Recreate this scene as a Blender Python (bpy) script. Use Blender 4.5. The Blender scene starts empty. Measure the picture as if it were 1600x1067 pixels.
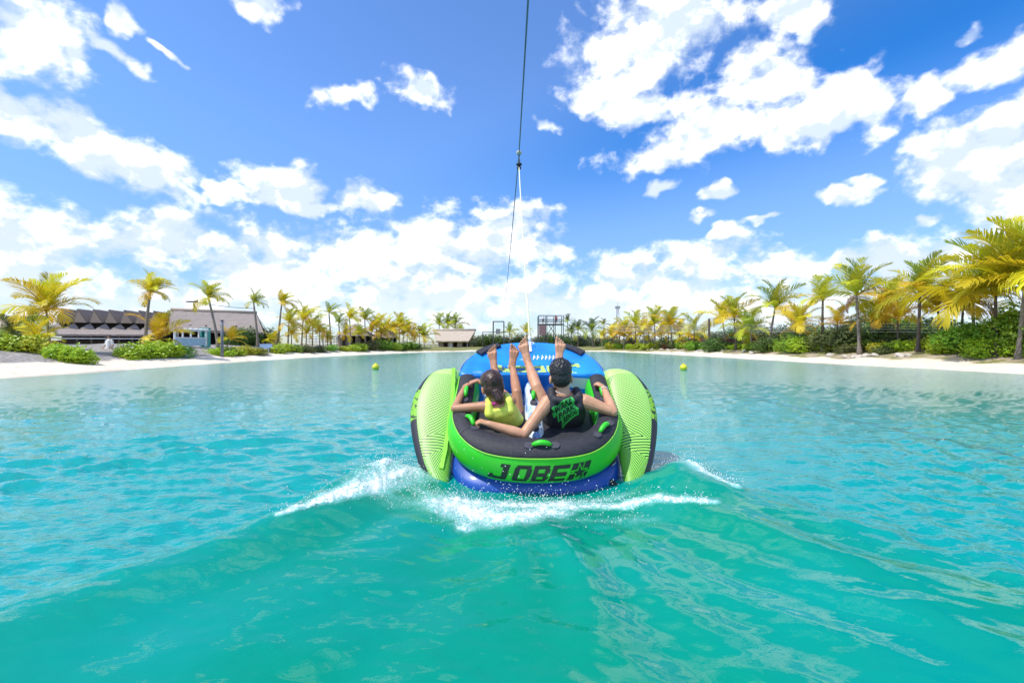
import bpy, bmesh, math, random
import numpy as np
from mathutils import Vector, Matrix, Euler, noise as mnoise
from mathutils.bvhtree import BVHTree

random.seed(7)
SC = bpy.context.scene
COL = SC.collection
R = math.radians

# ------------------------------------------------------------------ camera
CAM_H, FOC, HOR = 1.15, 711.0, 538.0          # eye height (m); focal length and horizon row in photo pixels
cam_d = bpy.data.cameras.new('camera'); cam = bpy.data.objects.new('camera', cam_d); COL.objects.link(cam)
cam.location = (0, 0, CAM_H); cam.rotation_euler = (R(90), 0, 0)
cam_d.sensor_width = 36; cam_d.lens = 36 * FOC / 1600
cam_d.shift_y = (HOR - 533.5) / 1600
cam_d.clip_start = 0.05; cam_d.clip_end = 4000
SC.camera = cam
SC.render.resolution_x, SC.render.resolution_y = 1024, 682
SC.view_settings.view_transform = 'Standard'; SC.view_settings.look = 'None'
SC.view_settings.exposure = 0.28; SC.view_settings.gamma = 1

def P(px, py, Y):                               # a point seen at photo pixel (px, py), Y metres ahead
    return Vector(((px - 800) / FOC * Y, Y, CAM_H - (py - HOR) / FOC * Y))

# ------------------------------------------------------------------ node helpers
class NT:
    def __init__(s, tree): s.t = tree; s.n = tree.nodes; s.l = tree.links
    def node(s, typ, **kw):
        n = s.n.new(typ)
        for k, v in kw.items(): setattr(n, k, v)
        return n
    def put(s, sock, v):
        if v is None: return
        if isinstance(v, bpy.types.NodeSocket): s.l.new(v, sock)
        else:
            if hasattr(sock.default_value, '__len__') and not hasattr(v, '__len__'): v = (v,) * len(sock.default_value)
            if hasattr(v, '__len__') and len(sock.default_value) == 4 and len(v) == 3: v = (*v, 1)
            sock.default_value = v
    def math(s, op, a, b=None, c=None, clamp=False):
        n = s.node('ShaderNodeMath', operation=op); n.use_clamp = clamp
        for i, v in enumerate((a, b, c)):
            if v is not None: s.put(n.inputs[i], v)
        return n.outputs[0]
    def vec(s, op, a, b=None, out=0):
        n = s.node('ShaderNodeVectorMath', operation=op)
        s.put(n.inputs[0], a)
        if b is not None: s.put(n.inputs[1], b)
        return n.outputs[out]
    def noise(s, vec, scale, detail=4, rough=.5, dist=0., out='Fac'):
        n = s.node('ShaderNodeTexNoise'); s.put(n.inputs['Vector'], vec)
        s.put(n.inputs['Scale'], scale); n.inputs['Detail'].default_value = detail
        n.inputs['Roughness'].default_value = rough; n.inputs['Distortion'].default_value = dist
        return n.outputs[out]
    def ramp(s, v, lo, hi, a=0., b=1.):
        n = s.node('ShaderNodeMapRange', interpolation_type='SMOOTHSTEP')
        s.put(n.inputs[0], v)
        for i, q in enumerate((lo, hi, a, b)): s.put(n.inputs[i + 1], q)
        return n.outputs[0]
    def mix(s, f, a, b, mode='MIX'):
        n = s.node('ShaderNodeMix', data_type='RGBA', blend_type=mode)
        s.put(n.inputs[0], f); s.put(n.inputs[6], a); s.put(n.inputs[7], b)
        return n.outputs[2]
    def mapping(s, v, loc=(0, 0, 0), rot=(0, 0, 0), scale=(1, 1, 1), typ='POINT'):
        n = s.node('ShaderNodeMapping', vector_type=typ); s.put(n.inputs[0], v)
        n.inputs[1].default_value = loc; n.inputs[2].default_value = rot; n.inputs[3].default_value = scale
        return n.outputs[0]

MATS = {}
def mat(name, c1, c2=None, scale=6., rough=.6, bump=0., bscale=None, spec=.5, trans=0., detail=5, stretch=(1, 1, 1), rnd=0., coat=0.):
    """Procedural material: two colours mixed by noise, optional bump, per-object tint and leaf translucency."""
    if name in MATS: return MATS[name]
    m = bpy.data.materials.new(name); m.use_nodes = True; MATS[name] = m
    t = NT(m.node_tree); b = t.n['Principled BSDF']
    co = t.node('ShaderNodeTexCoord').outputs['Object']
    if stretch != (1, 1, 1): co = t.mapping(co, scale=stretch)
    nz = t.noise(co, scale, detail)
    col = t.mix(t.ramp(nz, .3, .7), c1, c2 or tuple(x * .8 for x in c1))
    if rnd:
        oi = t.node('ShaderNodeObjectInfo').outputs['Random']
        h = t.node('ShaderNodeHueSaturation'); t.put(h.inputs['Color'], col)
        t.put(h.inputs['Hue'], t.math('MULTIPLY_ADD', oi, rnd * .12, .5 - rnd * .06))
        t.put(h.inputs['Value'], t.math('MULTIPLY_ADD', oi, rnd, 1 - rnd * .5)); col = h.outputs[0]
    t.put(b.inputs['Base Color'], col); b.inputs['Roughness'].default_value = rough
    b.inputs['Specular IOR Level'].default_value = spec
    if coat: b.inputs['Coat Weight'].default_value = coat; b.inputs['Coat Roughness'].default_value = .15
    if bump:
        bn = t.node('ShaderNodeBump'); bn.inputs['Strength'].default_value = min(1, bump); bn.inputs['Distance'].default_value = .02
        t.put(bn.inputs['Height'], t.noise(co, bscale or scale * 3, 6)); t.put(b.inputs['Normal'], bn.outputs[0])
    if trans:
        tr = t.node('ShaderNodeBsdfTranslucent'); t.put(tr.inputs[0], col)
        mx = t.node('ShaderNodeMixShader'); mx.inputs[0].default_value = trans
        t.l.new(b.outputs[0], mx.inputs[1]); t.l.new(tr.outputs[0], mx.inputs[2])
        t.l.new(mx.outputs[0], t.n['Material Output'].inputs[0])
    return m

# ------------------------------------------------------------------ sky: daylight with cumulus clouds
SUN = Vector((-.45, -.27, .85)).normalized()    # towards the sun: high, behind and left of the viewer
world = bpy.data.worlds.new('World'); SC.world = world; world.use_nodes = True
def build_sky():
    t = NT(world.node_tree); bg = t.n['Background']
    sky = t.node('ShaderNodeTexSky', sky_type='NISHITA'); sky.sun_disc = False
    sky.sun_elevation = math.asin(SUN.z); sky.sun_rotation = math.atan2(SUN.x, SUN.y)
    sky.altitude = 0; sky.air_density = 1.0; sky.dust_density = .25; sky.ozone_density = 2.2
    d = t.node('ShaderNodeTexCoord').outputs['Generated']
    sp = t.node('ShaderNodeSeparateXYZ'); t.l.new(d, sp.inputs[0]); x, y, z = sp.outputs
    az = t.math('ARCTAN2', x, t.math('ABSOLUTE', y)); el = t.math('ARCSINE', z)
    cb = t.node('ShaderNodeCombineXYZ'); t.l.new(az, cb.inputs[0]); t.l.new(el, cb.inputs[1])
    wn = t.noise(d, 5., 3, .5, out='Color')
    wv = t.vec('SCALE', t.vec('SUBTRACT', wn, (.5, .5, .5))); wv.node.inputs['Scale'].default_value = .09
    wn2 = t.noise(d, 24., 2, .5, out='Color'); wv2 = t.vec('SCALE', t.vec('SUBTRACT', wn2, (.5, .5, .5))); wv2.node.inputs['Scale'].default_value = .05
    p = t.vec('ADD', t.vec('ADD', cb.outputs[0], wv), wv2)
    # cumulus groups: centre, radii and tilt in photo pixels, turned into azimuth / elevation
    CL = [(45,45,108,64,32),(115,108,36,26,20),(190,100,50,16,22),(212,62,20,16,0),(265,97,22,10,25),(410,10,42,26,0),
          (540,150,42,18,-20),(655,140,44,26,10),(40,190,108,30,14),(165,238,116,36,20),(255,272,58,38,15),
          (350,300,36,16,0),(435,288,66,30,0),(552,315,62,22,0),(470,318,120,15,2),(0,330,60,55,0),(70,370,150,52,15),
          (265,370,95,48,0),(60,440,240,60,0),(400,415,150,55,0),(550,400,110,46,0),(690,400,110,50,0),(800,375,60,42,0),
          (865,390,34,16,0),(300,480,420,52,0),(690,470,300,56,0),(812,338,30,18,0),
          (1000,425,80,40,0),(1090,405,90,32,0),(1200,425,90,34,0),(1050,480,330,50,0),(1330,405,60,22,-10),(1390,400,70,38,0),
          (1450,430,120,50,0),(1350,490,260,46,0),(1462,352,28,10,-28),(1030,50,122,82,-10),(955,140,66,38,0),(1010,168,62,26,0),
          (1125,195,100,46,-10),(1060,232,92,28,-5),(1195,135,80,52,0),(1215,195,66,36,0),(1310,150,86,40,0),(1375,180,38,40,0),
          (1285,190,56,28,0),(1450,152,40,32,0),(1232,20,54,34,0),(1256,48,14,16,0),(1570,80,76,36,-15),(1520,46,24,14,0),
          (1540,255,96,66,0),(1580,205,62,44,0),(1482,228,52,40,0),(1610,300,110,50,0),(1030,294,24,10,0),(1120,306,26,10,0),
          (1325,312,48,15,0),(1368,286,30,11,0),(1122,370,26,13,0),(1190,353,30,7,0),(1095,340,22,8,0),(872,207,26,10,20),
          (1680,120,90,50,0),(1700,420,260,70,0),(-90,420,200,80,0),(-80,150,60,40,20)]
    f = None
    for (cx, cy, rx, ry, rot) in CL:
        a = math.atan((cx - 800) / FOC); e = math.atan((HOR - cy) / FOC * math.cos(a))
        sx = rx / FOC * math.cos(a) ** 2; sy = ry / FOC * math.cos(a) * math.cos(e) ** 2
        m = t.mapping(p, (a, e, 0), (0, 0, R(-rot)), (sx, sy, 1), 'TEXTURE')
        g = t.math('SUBTRACT', 1.0, t.vec('LENGTH', m, out=1))
        f = g if f is None else t.math('SMOOTH_MAX', f, g, .25)
    # everywhere else the same sky goes on: loose cumulus from noise
    side = t.ramp(t.math('ABSOLUTE', az), .9, 1.15); up = t.ramp(el, .62, .8)
    gen = t.math('MULTIPLY_ADD', t.noise(t.vec('MULTIPLY', d, (1, 1, 1.7)), 2.6, 3), 4., -2.1)
    off = t.math('MAXIMUM', side, up)
    f = t.math('MAXIMUM', f, t.math('SUBTRACT', gen, t.math('MULTIPLY_ADD', off, -4., 4.)))
    f = t.math('MAXIMUM', f, -1.5)
    sq = t.vec('MULTIPLY', d, (1, 1, 1.35))
    n1 = t.noise(sq, 13., 5, .56, .15)
    n1b = t.noise(t.vec('ADD', sq, (-.012, -.01, .03)), 13., 4, .56, .15)
    n2 = t.noise(sq, 5., 4, .5)
    n3 = t.noise(sq, 40., 4, .58)
    dens = t.math('MULTIPLY_ADD', t.math('SUBTRACT', n3, .5), .95, t.math('MULTIPLY_ADD', t.math('SUBTRACT', n1, .5), 2.5, t.math('ADD', f, t.ramp(el, .1, .3, -.04, .12))))
    alpha = t.ramp(dens, -.28, .62)
    # sun-lit tops, blue-grey hollows and bases
    lit = t.math('SUBTRACT', n1, n1b)
    n2b = t.noise(t.vec('ADD', sq, (-.035, -.02, .075)), 5., 4, .5)
    shade = t.math('MULTIPLY_ADD', t.math('SUBTRACT', n2, n2b), 2.4, t.math('MULTIPLY_ADD', lit, 2.8, .53), clamp=True)
    low = t.ramp(el, .03, .45, .50, .20)
    base = t.math('MULTIPLY', t.ramp(n2, .42, .68), low)
    sh = t.math('SUBTRACT', shade, base, clamp=True)
    ccol = t.mix(t.ramp(sh, .18, .72), (.50, .58, .69), (.98, .985, 1.0))
    ccol = t.mix(t.ramp(el, .02, .16, .62, 0.), ccol, (.60, .68, .79))          # the lowest clouds sink into haze
    cs = t.vec('SCALE', ccol); cs.node.inputs['Scale'].default_value = 1.3
    hs = t.node('ShaderNodeHueSaturation'); t.put(hs.inputs['Color'], sky.outputs[0])
    hs.inputs['Saturation'].default_value = 1.12; hs.inputs['Value'].default_value = 1.0
    ss = t.vec('MULTIPLY', hs.outputs[0], tuple(SKY_S * k for k in (1.05, 1.19, 1.46)))
    # skylight is deepest blue at right angles to the sun (polarised), paler in the haze near the horizon
    dt = t.vec('DOT_PRODUCT', d, tuple(SUN), out=1)
    pol = t.math('MULTIPLY', t.ramp(t.math('ABSOLUTE', t.math('ADD', dt, .06)), .0, .24, 1., 0.), t.ramp(el, .2, .48))
    ss = t.mix(pol, ss, (.22, .66, .88), 'MULTIPLY')
    hz = t.vec('SCALE', ss); t.put(hz.node.inputs['Scale'], t.ramp(el, .0, .45, .66, 1.05))
    t.l.new(t.mix(alpha, hz, cs), bg.inputs[0]); bg.inputs[1].default_value = 1
SKY_S = .14
build_sky()
world.cycles.sampling_method = 'MANUAL'; world.cycles.sample_map_resolution = 512
SC.cycles.max_bounces = 6; SC.cycles.diffuse_bounces = 2; SC.cycles.glossy_bounces = 3; SC.cycles.transmission_bounces = 4
sun_d = bpy.data.lights.new('sun', 'SUN'); sun_o = bpy.data.objects.new('sun', sun_d); COL.objects.link(sun_o)
sun_d.energy = 3.6; sun_d.angle = R(.55); sun_d.color = (1, .95, .87)
sun_o.rotation_euler = SUN.to_track_quat('Z', 'Y').to_euler(); sun_o.location = (0, 0, 40)

# ------------------------------------------------------------------ object helpers
def tag(o, label=None, cat=None, group=None, kind=None):
    for k, v in (('label', label), ('category', cat), ('group', group), ('kind', kind)):
        if v: o[k] = v
    return o
def thing(name, loc, label, cat, group=None, rz=0.):
    o = bpy.data.objects.new(name, None); COL.objects.link(o); o.location = loc; o.rotation_euler[2] = rz
    o.empty_display_size = .2
    return tag(o, label, cat, group)
def link(name, me, m=None, parent=None, smooth=False):
    if m is not None and not me.materials: me.materials.append(m)
    if smooth: me.shade_smooth()
    o = bpy.data.objects.new(name, me); COL.objects.link(o)
    if parent is not None: o.parent = parent
    return o
def mesh(name, V, F):
    me = bpy.data.meshes.new(name); me.from_pydata([tuple(v) for v in V], [], F); me.update(); return me
class MB:                                        # collects boxes, bars, tubes; build() links ONE mesh object
    def __init__(s): s.V = []; s.F = []
    def add(s, V, F):
        k = len(s.V); s.V += [Vector(v) for v in V]; s.F += [tuple(i + k for i in f) for f in F]; return s
    def box(s, a, b, M=None):
        x0, y0, z0 = a; x1, y1, z1 = b
        V = [Vector(q) for q in ((x0,y0,z0),(x1,y0,z0),(x1,y1,z0),(x0,y1,z0),(x0,y0,z1),(x1,y0,z1),(x1,y1,z1),(x0,y1,z1))]
        if M is not None: V = [M @ v for v in V]
        return s.add(V, [(0,3,2,1),(4,5,6,7),(0,1,5,4),(1,2,6,5),(2,3,7,6),(3,0,4,7)])
    def tube(s, pts, rad, n=8, cap=True):
        pts = [Vector(p) for p in pts]
        if not hasattr(rad, '__len__'): rad = [rad] * len(pts)
        V = []; F = []; ref = None
        for i, p in enumerate(pts):
            d = (pts[min(i + 1, len(pts) - 1)] - pts[max(i - 1, 0)]).normalized()
            if ref is None: ref = d.orthogonal().normalized()
            ref = (ref - d * ref.dot(d)).normalized(); q = d.cross(ref)
            V += [p + (ref * math.cos(6.28318 * k / n) + q * math.sin(6.28318 * k / n)) * rad[i] for k in range(n)]
        for i in range(len(pts) - 1):
            for k in range(n): F.append((i*n+k, i*n+(k+1)%n, (i+1)*n+(k+1)%n, (i+1)*n+k))
        if cap: F.append(tuple(reversed(range(n)))); F.append(tuple((len(pts)-1)*n+k for k in range(n)))
        return s.add(V, F)
    def ball(s, c, r, seg=10, ring=7, M=None):
        if not hasattr(r, '__len__'): r = (r, r, r)
        V = []; F = []
        for i in range(ring + 1):
            a = math.pi * i / ring
            for k in range(seg):
                b = 6.28318 * k / seg
                v = Vector((r[0]*math.sin(a)*math.cos(b), r[1]*math.sin(a)*math.sin(b), r[2]*math.cos(a)))
                V.append((M @ v if M is not None else v) + Vector(c))
        for i in range(ring):
            for k in range(seg): F.append((i*seg+k, (i+1)*seg+k, (i+1)*seg+(k+1)%seg, i*seg+(k+1)%seg))
        return s.add(V, F)
    def mesh(s, name='m'): return mesh(name, s.V, s.F)
    def build(s, name, m, parent=None, smooth=False): return link(name, s.mesh(name), m, parent, smooth)
def bevel(o, w=.02, seg=2):
    b = o.modifiers.new('bevel', 'BEVEL'); b.width = w; b.segments = seg; b.limit_method = 'ANGLE'; return o
# ------------------------------------------------------------------ terrain round the lake
LAKE = [(-17,-60),(-17,5),(-17,15.1),(-17,18.6),(-17.4,24.8),(-17.7,31.5),(-17.3,41),(-15.3,54.5),(-11.5,68),(-6.3,74.4),(2,75.5),(10,75),
        (14.7,74.4),(17,60.6),(18.1,43),(18.4,32.7),(18.6,26.4),(19.2,22.7),(19.6,17.4),(20,5),(20,-60)]
def lake_dist(x, y):                             # signed distance to the shoreline, positive on land
    x = np.asarray(x, float); y = np.asarray(y, float)
    best = np.full(x.shape, 1e9); inside = np.zeros(x.shape, bool)
    n = len(LAKE)
    for i in range(n):
        ax, ay = LAKE[i]; bx, by = LAKE[(i + 1) % n]
        ex, ey = bx - ax, by - ay; L = ex*ex + ey*ey
        t = np.clip(((x - ax)*ex + (y - ay)*ey) / L, 0, 1)
        best = np.minimum(best, np.hypot(x - ax - t*ex, y - ay - t*ey))
        if abs(by - ay) > 1e-9:
            c = ((ay > y) != (by > y)) & (x < ex * (y - ay) / ey + ax); inside ^= c
    return np.where(inside, -best, best)
def ground_z(x, y):
    d = lake_dist(x, y)
    x = np.asarray(x, float); y = np.asarray(y, float)
    far = np.clip((y - 60) / 12, 0, 1)
    k = np.array([-12, -4, -1, 0, 1.2, 2.6, 4.2, 6.5, 9, 30, 400])
    left = np.interp(d, k, [-2.5, -1.2, -.3, 0, .16, .34, .66, .98, 1.1, 1.15, 1.3])
    right = np.interp(d, k, [-2.5, -1.2, -.3, 0, .14, .32, .62, 1.05, 1.2, 1.22, 1.3])
    z = np.where(x < 0, left, right); z = z * (1 - far) + far * np.interp(d, k, [-2.5, -1.2, -.3, 0, .14, .3, .45, .55, .6, .6, .6])
    bump = np.sin(x*.9 + 1.3*np.sin(y*.53)) * np.sin(y*.8 + x*.31) * .07 + np.sin(x*2.3 + y*.7) * np.sin(y*2.1 - x*.4) * .03
    return z + bump * np.clip(d - 1.2, 0, 1.5) / 1.5 + (np.sin(y*.62 + x*.2) * .035 + np.sin(y*1.7) * .02)
def shore_Y(px, d, Y):                           # nearest distance along a line of sight that is at least d metres inland
    ys = np.arange(Y, 140, .25); ok = lake_dist((px-800)/FOC*ys, ys) >= d
    return float(ys[np.argmax(ok)]) if ok.any() else Y
def gz(x, y): return float(ground_z(np.array([x]), np.array([y]))[0])
def build_ground():
    def axis(*segs):
        out = []
        for a, b, n in segs: out += list(np.linspace(a, b, n, endpoint=False))
        return np.array(out + [segs[-1][1]])
    xs = axis((-900,-120,10),(-120,-45,25),(-45,-13,150),(-13,13,20),(13,36,130),(36,120,30),(120,900,10))
    ys = axis((-80,8,20),(8,50,190),(50,90,110),(90,200,30),(200,1200,12))
    X, Y = np.meshgrid(xs, ys); Z = ground_z(X, Y); D = lake_dist(X, Y)
    nx, ny = len(xs), len(ys)
    V = np.stack([X.ravel(), Y.ravel(), Z.ravel()], 1)
    i = np.arange(nx*ny).reshape(ny, nx)
    F = np.stack([i[:-1,:-1].ravel(), i[:-1,1:].ravel(), i[1:,1:].ravel(), i[1:,:-1].ravel()], 1)
    me = bpy.data.meshes.new('ground'); me.from_pydata(V.tolist(), [], F.tolist())
    at = me.attributes.new('shore', 'FLOAT', 'POINT'); at.data.foreach_set('value', D.ravel().astype(np.float32))
    m = bpy.data.materials.new('ground'); m.use_nodes = True; t = NT(m.node_tree); b = t.n['Principled BSDF']
    geo = t.node('ShaderNodeNewGeometry').outputs['Position']; sp = t.node('ShaderNodeSeparateXYZ'); t.l.new(geo, sp.inputs[0])
    a = t.node('ShaderNodeAttribute', attribute_name='shore').outputs['Fac']
    wob = t.math('MULTIPLY_ADD', t.noise(geo, .55, 5), 2.2, t.math('SUBTRACT', a, 1.1))
    sand = t.mix(t.ramp(t.noise(geo, 3., 6), .35, .7), (.80, .71, .575), (.67, .575, .445))
    wet = t.mix(t.ramp(a, -.3, .28), (.40, .36, .26), sand)
    fine = t.noise(geo, 7., 8, .65)
    grey = t.mix(t.ramp(fine, .35, .68), (.42, .39, .36), (.17, .15, .13))
    grass = t.mix(t.ramp(fine, .34, .66), (.30, .28, .12), (.13, .15, .04))
    dirt = t.mix(t.ramp(t.noise(geo, 1.1, 6), .48, .6), (.40, .33, .24), grass)
    far = t.mix(t.ramp(sp.outputs[1], 56., 64.), dirt, grass)
    land = t.mix(t.ramp(sp.outputs[0], -1., 1.), t.mix(t.ramp(sp.outputs[1], 50., 62.), grey, grass), far)
    lim = t.math('ADD', t.ramp(sp.outputs[0], -1, 1, 2.5, 2.45), t.ramp(sp.outputs[1], 50, 66, 0., -1.3))
    col = t.mix(t.ramp(t.math('SUBTRACT', wob, lim), -.12, .25), wet, land)
    t.put(b.inputs['Base Color'], col); b.inputs['Roughness'].default_value = .95; b.inputs['Specular IOR Level'].default_value = .15
    bn = t.node('ShaderNodeBump'); bn.inputs['Strength'].default_value = .8; bn.inputs['Distance'].default_value = .06
    t.put(bn.inputs['Height'], t.noise(geo, 6., 7, .6)); t.put(b.inputs['Normal'], bn.outputs[0])
    return tag(link('ground', me, m, smooth=True), kind='structure')
build_ground()

# ------------------------------------------------------------------ water with the wake of the tube
FOAM = [  # segments of white water: x0, y0, x1, y1, r0, r1, density
    (-.78,3.46,.85,3.50,.16,.16,.42),(-.45,3.44,.42,3.46,.14,.14,.85),(-.42,3.30,-.02,3.10,.32,.26,.95),(-.02,3.16,.28,3.26,.2,.18,.95),(-.30,3.05,-.30,2.92,.16,.10,.7),
    (-.62,3.42,-.36,3.2,.16,.2,.42),(.25,3.36,.62,3.40,.13,.11,.8),(.62,3.40,1.02,3.24,.11,.09,.85),(1.0,3.24,1.34,3.02,.08,.05,.75),
    (-.82,3.74,-1.02,3.30,.22,.2,.8),(-.95,3.85,-1.02,3.55,.13,.15,.8),(-1.0,3.3,-1.2,2.98,.14,.085,1.0),(-1.2,2.98,-1.38,2.72,.07,.05,.85),
    (1.34,3.95,1.52,3.62,.13,.18,.95),(1.5,3.62,1.6,3.25,.13,.06,.8),(-.95,3.25,-.4,3.15,.26,.24,.32),(.3,3.12,.95,3.02,.14,.10,.3)]
def foam_at(x, y):
    f = np.zeros_like(x)
    for x0, y0, x1, y1, r0, r1, dn in FOAM:
        ex, ey = x1-x0, y1-y0; t = np.clip(((x-x0)*ex + (y-y0)*ey) / (ex*ex+ey*ey), 0, 1)
        r = r0 + (r1-r0)*t
        q = 1 - np.hypot(x-x0-t*ex, y-y0-t*ey) / (r*1.35)
        f = np.maximum(f, np.clip(q, 0, 1) * dn * 1.2)
    return np.clip(f, 0, 1)
rng = np.random.default_rng(5)
WAVES = []
for i in range(64):
    lam = .075 * (13 ** (i / 63)); th = rng.normal(R(100), R(34)); WAVES.append((lam, th, rng.uniform(0, 6.28), (.0062 * lam ** .78 if lam < .45 else .0022) * rng.uniform(.6, 1.3)))
def wake_parts(x, y):
    xs = x - .2 + .05*np.sin(y*2.3 + x*1.1) + .035*np.sin(y*5.1 - x*2.7); s = 3.75 - y + .06*np.sin(x*2.1 + y)
    on = 1 / (1 + np.exp(-(s + .05) * 9))
    wl = 1.10 + .56 * s; wr = 1.05 + .24 * s; wr2 = 1.15 + .62 * s
    sp = np.clip(s, 0, 9)
    def crest(d, w, A, si, so): return A * np.where(d < w, np.exp(-((d-w)/si)**2), np.exp(-((d-w)/so)**2))
    L = crest(-xs, wl, .27*np.exp(-sp*.62), .36 + .12*sp, .17 + .06*sp)
    Rr = crest(xs, wr, .15*np.exp(-sp*.6), .30 + .1*sp, .2 + .08*sp) + crest(xs, wr2, .13*np.exp(-sp*.5), .30+.12*sp, .22+.12*sp)
    L2 = crest(-xs, .55 + .34*s, .045*np.exp(-sp*.3)*np.clip(sp*1.5, 0, 1), .16+.07*sp, .16+.05*sp)
    tr = -.10 * np.exp(-(xs/(.75+.3*sp))**2) * np.exp(-sp*.7)
    hump = .07 * np.exp(-(xs/.38)**2) * np.exp(-((s-1.05)/.5)**2)
    bow = .05*np.exp(-((np.abs(xs)-1.3)/.2)**2)*np.exp(-((y-3.95)/.4)**2)
    inside = 1/(1+np.exp(-(wl + .02 + xs)*9)) * 1/(1+np.exp(-(np.where(s>0, wr2, wr) - xs)*7)) * on
    return (L + Rr + L2 + tr + hump) * on + bow, inside, s, xs
def build_water():
    yy = np.concatenate([np.arange(4.6, 60, 1.0), np.arange(60, 560, 1.15)]); Yr = (CAM_H * 455 / yy)[::-1]
    tt = np.concatenate([np.arange(-2600,-640,60.), np.arange(-640, 641, 1.55), np.arange(700, 2660, 60.)])
    Y, T = np.meshgrid(Yr, tt, indexing='ij'); X = T / 455 * Y
    dy = np.gradient(Yr)[:, None]; dx = 1.55 / 455 * Y
    z, inside, s, xs = wake_parts(X, Y)
    rip = np.zeros_like(X)
    wx = X + .12*np.sin(Y*1.1 + .7*X) + .2*np.sin(X*.41 - Y*.3); wy = Y + .1*np.sin(X*1.3 - .8*Y) + .22*np.sin(Y*.37 + X*.23)
    for lam, th, ph, A in WAVES:
        kx, ky = math.cos(th)*6.283/lam, math.sin(th)*6.283/lam
        att = np.exp(-(np.abs(np.sin(th))*dy/lam*2.2)**2 - (abs(math.cos(th))*dx/lam*2.2)**2)
        rip += A * np.sin(kx*wx + ky*wy + ph) * att
    pat = .75 + .5*np.sin(X*.7+1.1*np.sin(Y*.5))*np.sin(Y*.9 + .6*np.sin(X*.8))
    z = z + rip * np.clip(1 - (Y-5)/12, .22, 1) * pat * (1 - .86*inside) * (1 + .5*np.clip(1-np.abs(Y-4)/6, 0, 1))
    # streaks fanning out behind the stern
    ang = np.arctan2(xs - .1, np.clip(s + .55, .05, 9)); rad = np.hypot(xs, s + .5)
    st = (np.sin(ang*23 + 1.7*np.sin(ang*7+.6) + .35*rad) + .6*np.sin(ang*41 + 2*np.sin(rad*1.3)) + .5*np.sin(ang*11+rad*.8))
    z = z + inside * st * .010 * np.clip(rad-.7, 0, 1.2) * (.35 + .65/(1+np.exp(-(xs+.1)*6))) * np.exp(-np.clip(rad-2.6, 0, 5))
    z = z + inside * .004 * np.sin(rad*34 + 2*np.sin(ang*9)) * np.sin(ang*15+rad*3) * np.exp(-((rad-1.2)/.6)**2)
    fm = foam_at(X, Y)
    lump = np.zeros_like(X)
    for i in range(26):
        k = rng.uniform(14, 110); a = rng.uniform(0, 6.28); lump += np.sin(k*(math.cos(a)*X + math.sin(a)*Y) + rng.uniform(0, 6)) / (k*.35)
    z = z + fm * (.0 + .052*np.abs(lump)**1.5)
    X = X.copy(); Y2 = Y.copy()
    ny, nx = X.shape
    V = np.stack([X.ravel(), Y2.ravel(), z.ravel()], 1)
    i = np.arange(nx*ny).reshape(ny, nx)
    F = np.stack([i[:-1,:-1].ravel(), i[:-1,1:].ravel(), i[1:,1:].ravel(), i[1:,:-1].ravel()], 1).tolist()
    n0 = len(V); ya = float(Yr[0])
    V = np.vstack([V, [[-60, ya, -.02],[60, ya, -.02],[60, -70, -.02],[-60, -70, -.02]]])   # the lake goes on behind the viewer
    F.append((n0, n0+3, n0+2, n0+1))
    me = bpy.data.meshes.new('water'); me.from_pydata(V.tolist(), [], F)
    for nm, arr in (('foam', fm), ('inside', inside)):
        at = me.attributes.new(nm, 'FLOAT', 'POINT'); at.data.foreach_set('value', np.append(arr.ravel(), [0]*4).astype(np.float32))
    m = bpy.data.materials.new('lake_water'); m.use_nodes = True; t = NT(m.node_tree); b = t.n['Principled BSDF']
    geo = t.node('ShaderNodeNewGeometry').outputs['Position']
    foam = t.node('ShaderNodeAttribute', attribute_name='foam').outputs['Fac']
    ins = t.node('ShaderNodeAttribute', attribute_name='inside').outputs['Fac']
    teal = t.mix(t.math('MULTIPLY', ins, t.ramp(t.noise(geo, .8, 2), .25, .6, .45, 1.)), WATER_B, WATER_A)   # aerated green inside the wake, clearer blue outside
    fn = t.math('ADD', t.math('MULTIPLY', t.noise(t.mapping(geo, scale=(1.5, .65, 1)), 12., 10, .75, .8), .7), t.math('MULTIPLY', t.noise(geo, 60., 4, .6), .3))
    cover = t.math('MULTIPLY', t.ramp(t.math('ADD', fn, t.math('MULTIPLY', foam, .27)), .645, .80), .95)
    froth = t.math('MULTIPLY', t.ramp(t.math('MULTIPLY_ADD', foam, .75, t.math('MULTIPLY', t.noise(geo, 9., 5, .6, .6), .5)), .40, .78), .62)
    specks = t.ramp(t.math('MULTIPLY_ADD', foam, .24, t.noise(geo, 60., 6, .8)), .68, .80)
    col = t.mix(t.math('MAXIMUM', cover, t.math('MULTIPLY', specks, .85)), t.mix(froth, teal, (.30, .66, .62)), (.90, .94, .94))
    t.put(b.inputs['Base Color'], col); b.inputs['IOR'].default_value = 1.37
    yp = t.node('ShaderNodeSeparateXYZ'); t.l.new(geo, yp.inputs[0])
    t.put(b.inputs['Roughness'], t.math('MULTIPLY_ADD', cover, .5, t.ramp(yp.outputs[1], 4., 34., .03, .12)))   # far ripples are too fine to model
    h = t.math('ADD', t.math('MULTIPLY', t.noise(t.mapping(geo, scale=(.75, 1.25, 1)), 6.5, 3, .5), 1.0), t.math('MULTIPLY', t.noise(t.mapping(geo, scale=(.8, 1.2, 1)), 21., 3, .55), .34))
    bn = t.node('ShaderNodeBump'); bn.inputs['Distance'].default_value = .05
    t.put(bn.inputs['Height'], t.math('ADD', t.math('MULTIPLY', h, t.math('MULTIPLY_ADD', ins, -.86, 1.)), t.math('ADD', t.math('MULTIPLY', cover, .4), t.math('MULTIPLY', t.math('MULTIPLY', t.noise(geo, 48., 6, .7), foam), .9))))
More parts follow.
